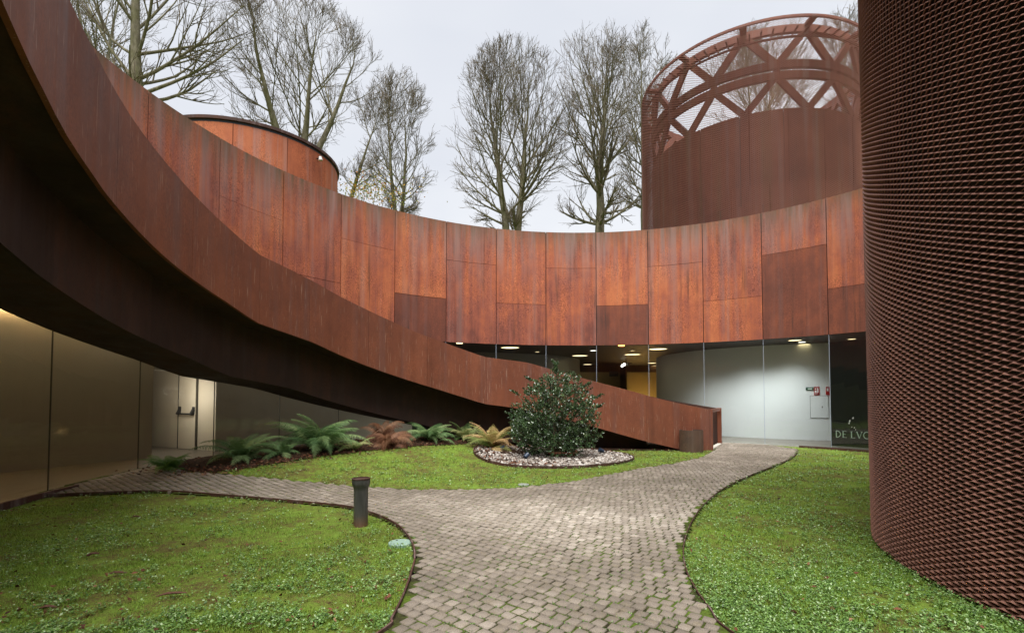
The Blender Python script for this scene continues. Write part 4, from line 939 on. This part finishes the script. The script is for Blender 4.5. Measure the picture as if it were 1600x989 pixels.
ferns = [(262,735,.50,22,'bright',.0,'low bright green fern at the edge of the cobbled path by the left glass'),
         (378,719,.80,26,'green',0,'green fern drooping beside the doorway, second from the left'),
         (440,711,.58,16,'green',0,'small green fern between the doorway fern and the tallest fern'),
         (497,704,1.05,36,'green',0,'tallest bushy green fern in front of the dull glass under the ramp'),
         (556,703,.52,10,'pale',0,'pale low fern just left of the dead brown fern'),
         (607,697,.66,42,'dead',0,'collapsed dead brown fern between the green ferns'),
         (597,692,.80,7,'dead',.4,'dry upright brown fronds rising behind the dead fern'),
         (672,688,.80,26,'green',0,'green fern in front of the dark ramp web right of the dead fern'),
         (726,688,.70,22,'pale',0,'pale green fern below the ramp between two other ferns'),
         (768,701,.88,36,'yellow',0,'yellowing fern with tan fronds beside the shrub')]
r = np.random.default_rng(19)
for (x, y, S, n, mk, up_, lb) in ferns:
    X, Y, Z = on_ground(x, y); root = empty('fern', (X, Y, Z), lb, 'fern', 'ferns along the ramp bed')
    for k in range(n):
        o = bpy.data.objects.new('frond', FMESH[mk][k % 3 if not up_ else 0]); COL.objects.link(o); o.parent = root
        s = S*1.08*r.uniform(.75, 1.15); o.scale = (s, s, s); o.location = (r.normal(0,.05), r.normal(0,.05), -.01)
        tilt = r.normal(0, .18)+(.35 if k % 3 == 2 else 0)-(.0 if not up_ else -.5)
        o.rotation_euler = (-tilt if not up_ else .35, r.normal(0,.15), k*2*PI/n*1.0+r.normal(0,.25))

# ------------------------------------------------------------------ pipe bollard, covers
X, Y, Z = on_ground(563.5, 819.5)
bol = empty('pipe_bollard', (X, Y, Z), 'short grey steel pipe bollard with a flared rusty collar on the left lawn', 'bollard')
t = NT('bollard_steel'); a = t.noise((12,12,2.5),1,4,.6); b = t.noise(sc=50,det=3)
zc = t.ramp(t.math('ADD', t.rmap(t.z(), 0, .22, 0, .75), t.math('MULTIPLY', a, .4)), [(.22,(.16,.088,.058)), (.62,(.085,.078,.070)), (.9,(.078,.079,.076))])
t.bump(b, .15, .004); M['bollard'] = t.done(t.mix(1.0, zc, t.ramp(a, [(.35,.7),(.65,1.35)]), 'MULTIPLY'), .55, .25)
mb = MB(); mb.lathe([(.082,-.06),(.082,.40),(.084,.425),(.092,.45),(.100,.47),(.104,.49),(.104,.535),(.092,.540),(.088,.50),(.070,.46),(.070,.25),(.01,.24)], 40, (X,Y,Z)); put('pipe', mb, M['bollard'], bol, True)
mb = MB(); mb.lathe([(.104,.532),(.108,.534),(.108,.546),(.090,.548),(.089,.538)], 40, (X,Y,Z)); put('collar_rim', mb, M['edge'], bol, True)
X, Y, Z = on_ground(625, 849)
mc = empty('manhole_cover', (X,Y,Z), 'round pale green cover with two slots in the left lawn by the path edge', 'cover')
mb = MB(); mb.lathe([(.118,-.04),(.118,.012),(.112,.017),(.01,.018)], 44, (X,Y,Z)); put('lid', mb, plain('green_plastic_lid', (.25,.37,.30), .5, var=.12, sc=14), mc)
for dx, dy in ((-.045,.055),(.03,-.055)):
    mb = MB(); mb.box(X+dx-.010,X+dx+.010,Y+dy-.010,Y+dy+.010,Z+.0175,Z+.0195); put('slot', mb, M['black'], mc)
X, Y, Z = on_ground(818, 757)
mb = MB(); mb.lathe([(.095,-.04),(.095,.006),(.088,.011),(.01,.012)], 36, (X,Y,Z))
tag(put('drain_cover', mb, plain('pale_grey_lid', (.24,.27,.235), .6)), 'small pale grey round cover in the middle lawn by the path', 'cover')

# ------------------------------------------------------------------ grass, clover and fallen leaves
def place(N, r, ymin, ymax, xf=1.12):
    """points spread so that nearer ground is denser, inside the lens's view"""
    uu = r.uniform(0,1,N); y = 1/(1/ymax + uu*(1/ymin-1/ymax)); x = r.uniform(-1,1,N)*(y*xf+.3)
    return x, y
def lawn_mask(x, y):
    m = ~inside(path_poly, x, y) & ~inside(bed_poly, x, y) & (np.hypot(x-CX, y-CY) < RW-.16)
    return m & (np.hypot(x-PLC[0], y-PLC[1]) > PLR+.01) & (np.hypot(x-TWC[0], y-TWC[1]) > TWR-.02)
poly_r = right_edge + [(9.5,15.5),(12,9),(12,-3)]
def split(x, y):
    rt = inside(right_edge + [(12,15.7),(12,-3)], x, y); md = (y > 7) & inside(mid_edge + [(5.75,14.3),(5.5,17),(-6,17),(-7.0,10.0)], x, y); return rt, md, ~rt & ~md
def vnoise(x, y, sc, seed):
    r = np.random.default_rng(seed); g = r.uniform(0,1,(64,64)); X = (np.asarray(x)*sc) % 63; Y = (np.asarray(y)*sc) % 63; i = X.astype(int); j = Y.astype(int); u_ = X-i; v_ = Y-j
    u_ = u_*u_*(3-2*u_); v_ = v_*v_*(3-2*v_); i1 = (i+1) % 64; j1 = (j+1) % 64
    return g[i,j]*(1-u_)*(1-v_)+g[i1,j]*u_*(1-v_)+g[i,j1]*(1-u_)*v_+g[i1,j1]*u_*v_
r = np.random.default_rng(123)
x, y = place(520000, r, 2.6, 16); k = lawn_mask(x, y); x, y = x[k], y[k]
dn_ = vnoise(x, y, 2.1, 4)*.6+vnoise(x, y, 7, 9)*.4; k = r.uniform(0,1,len(x)) < np.clip((dn_-.27)*2.7, .05, 1); x, y, dn_ = x[k], y[k], dn_[k]
z = hgt(x, y)-.016; N = len(x); far = np.clip(y/5, 1, 2.6)
L = r.uniform(.012,.030,N)*(.7+.6*dn_)*far**.5; wd = r.uniform(.0018,.0032,N)*far; az = r.uniform(0,2*PI,N); ln = r.uniform(.2,1.1,N)*L
A = np.stack([x-np.sin(az)*wd, y+np.cos(az)*wd, z], 1); B = np.stack([x+np.sin(az)*wd, y-np.cos(az)*wd, z], 1); T_ = np.stack([x+np.cos(az)*ln, y+np.sin(az)*ln, z+L], 1)
tone = np.clip(.25+.5*vnoise(x,y,1.3,21)+r.normal(0,.17,N), 0, 1)
M['grass'] = leafmat('grass_blade', [(0,(.135,.105,.034)), (.22,(.160,.215,.030)), (.6,(.205,.350,.040)), (1,(.32,.47,.09))], .6, .25, .3)
rt, md, lf = split(x, y)
for nm, mk in (('lawn_grass', rt), ('lawn_grass', md), ('lawn_grass', lf)):
    V = np.stack([A[mk],B[mk],T_[mk]],1).reshape(-1,3); n = mk.sum()
    tag(link(nm, mesh_np(nm, V, np.arange(n*3).reshape(-1,3), attr=np.repeat(tone[mk],3)), M['grass']), kind='stuff')
# clover and small weeds
x, y = place(150000, r, 2.6, 16); k = lawn_mask(x, y); x, y = x[k], y[k]; rt, md, lf = split(x, y)
pt = vnoise(x, y, 1.1, 31)*.30+vnoise(x, y, 4.7, 32)*.35+vnoise(x, y, 13, 33)*.35; th = np.where(rt, .27, np.where(md, .34, .44)); k = r.uniform(0,1,len(x)) < np.clip((pt-th)*2.3, .015, .62); x, y = x[k], y[k]
n0 = len(x); nl = 3; x = np.repeat(x, nl)+r.normal(0,.009,n0*nl); y = np.repeat(y, nl)+r.normal(0,.009,n0*nl); N = n0*nl
z = hgt(x, y)+r.uniform(-.006,.028,N); d = r.normal(size=(N,3)); d[:,2] = np.abs(d[:,2])*.35; d /= np.linalg.norm(d,axis=1,keepdims=True); g = np.cross(d, np.array([0,0,1.])+r.normal(0,.25,(N,3))); g /= np.linalg.norm(g,axis=1,keepdims=True)
far = np.clip(y/5, 1, 2.2); v, f = leaves(np.stack([x,y,z],1), d, g, r.uniform(.010,.027,N)*far**.7, r.uniform(.004,.0098,N)*far**.7, r)
M['clover'] = leafmat('clover_leaf', [(0,(.045,.095,.024)), (.45,(.120,.235,.045)), (.8,(.22,.37,.10)), (1,(.42,.55,.30))], .45, .4, .2)
o = link('clover', mesh_np('clover', v, f, attr=np.repeat(np.clip(r.normal(.5,.30,N),0,1),4)), M['clover']); o['kind'] = 'stuff'
# sprigs between the setts
x, y = place(26000, r, 2.6, 10, .6); k = inside(path_poly, x, y); x, y = x[k], y[k]
uv = np.stack([x*u[0]+y*u[1], x*w[0]+y*w[1]], 1); fr = np.abs((uv[:,1]/PW+.5) % 1); k = (np.minimum(fr, 1-fr) < .10) & (vnoise(x,y,3.3,55) > .45); x, y = x[k], y[k]
nl = 4; n0 = len(x); x = np.repeat(x,nl)+r.normal(0,.006,n0*nl); y = np.repeat(y,nl)+r.normal(0,.006,n0*nl); N = len(x); d, g = rand_frame(N, r, .6)
v, f = leaves(np.stack([x,y,hgt(x,y)+.014],1), d, g, r.uniform(.007,.017,N), r.uniform(.003,.006,N), r)
o = link('joint_weeds', mesh_np('joint_weeds', v, f, attr=np.repeat(np.clip(r.normal(.5,.25,N),0,1),4)), M['clover']); o['kind'] = 'stuff'
# fallen leaves: thick on the bed, sparse on the lawn
x, y = place(800, r, 3, 15); k = lawn_mask(x, y) | (np.hypot(x-PLC[0], y-PLC[1]) < PLR); x, y = x[k], y[k]
nb = 2600; bx = r.uniform(-7.2,6,nb); by = r.uniform(8.8,17,nb); k = inside(bed_poly, bx, by); x = np.concatenate([x, bx[k]]); y = np.concatenate([y, by[k]])
nb = 1300; q = r.integers(0, len(bed_front)-4, nb); bf = np.array(bed_front); s = r.uniform(0,1,nb)[:,None]; pb = bf[q]*(1-s)+bf[q+1]*s+r.normal(0,.22,(nb,2)); x = np.concatenate([x, pb[:,0]]); y = np.concatenate([y, pb[:,1]])
nb = 260; a = r.uniform(PI*.75, PI*1.5, nb); rd_ = PLR-np.abs(r.normal(0,.3,nb)); x = np.concatenate([x, PLC[0]+rd_*np.cos(a)]); y = np.concatenate([y, PLC[1]+rd_*np.sin(a)])
N = len(x); d, g = rand_frame(N, r); d[:,2] *= .3; d /= np.linalg.norm(d,axis=1,keepdims=True); g[:,2] *= .4; g -= (g*d).sum(1,keepdims=True)*d; g /= np.linalg.norm(g,axis=1,keepdims=True)
inpl = np.hypot(x-PLC[0], y-PLC[1]) < PLR; onl = lawn_mask(x, y)
v, f = leaves(np.stack([x,y,hgt(x,y)+.018+.05*inpl],1), d, g, np.where(onl, .7, 1)*r.uniform(.035,.085,N), np.where(onl, .7, 1)*r.uniform(.010,.026,N), r)
o = link('fallen_leaves', mesh_np('fallen_leaves', v, f, attr=np.repeat(r.uniform(0,1,N),4)), leafmat('dead_leaf', [(0,(.05,.022,.014)), (.5,(.12,.046,.026)), (.85,(.21,.085,.045)), (1,(.30,.18,.10))], .7, .2, .1)); o['kind'] = 'stuff'
# scraps of bark lying on the left lawn
M['scrap'] = plain('bark_scrap', (.14,.06,.04), .8, var=.3)
for (x, y, L, a, lb) in ((268,931,.20,.35,'longest brown strip of bark lying low on the left lawn'),(183,898,.15,.2,'brown twig of bark lying mid lawn left of the longest strip'),(212,832-23,.10,.5,'short dark bark scrap high on the left lawn'),
                   (145,868,.10,.6,'short dark bark scrap in the middle of the left lawn'),(236,715+54,.12,.1,'brown curled leaf lying against the path edge strip'),(75,952,.11,.2,'brown scrap at the lower left of the left lawn')):
    X, Y, Z = on_ground(x, y); c, s = math.cos(a)*L/2, math.sin(a)*L/2
    mb = MB(); mb.tube([(X-c,Y-s,Z+.012),(X-c*.3,Y-s*.2,Z+.026),(X+c*.4,Y+s*.5,Z+.022),(X+c,Y+s,Z+.014)], [.004,.010,.009,.003], 5)
    tag(put('bark_scrap', mb, M['scrap']), lb, 'bark', 'scraps on the left lawn')
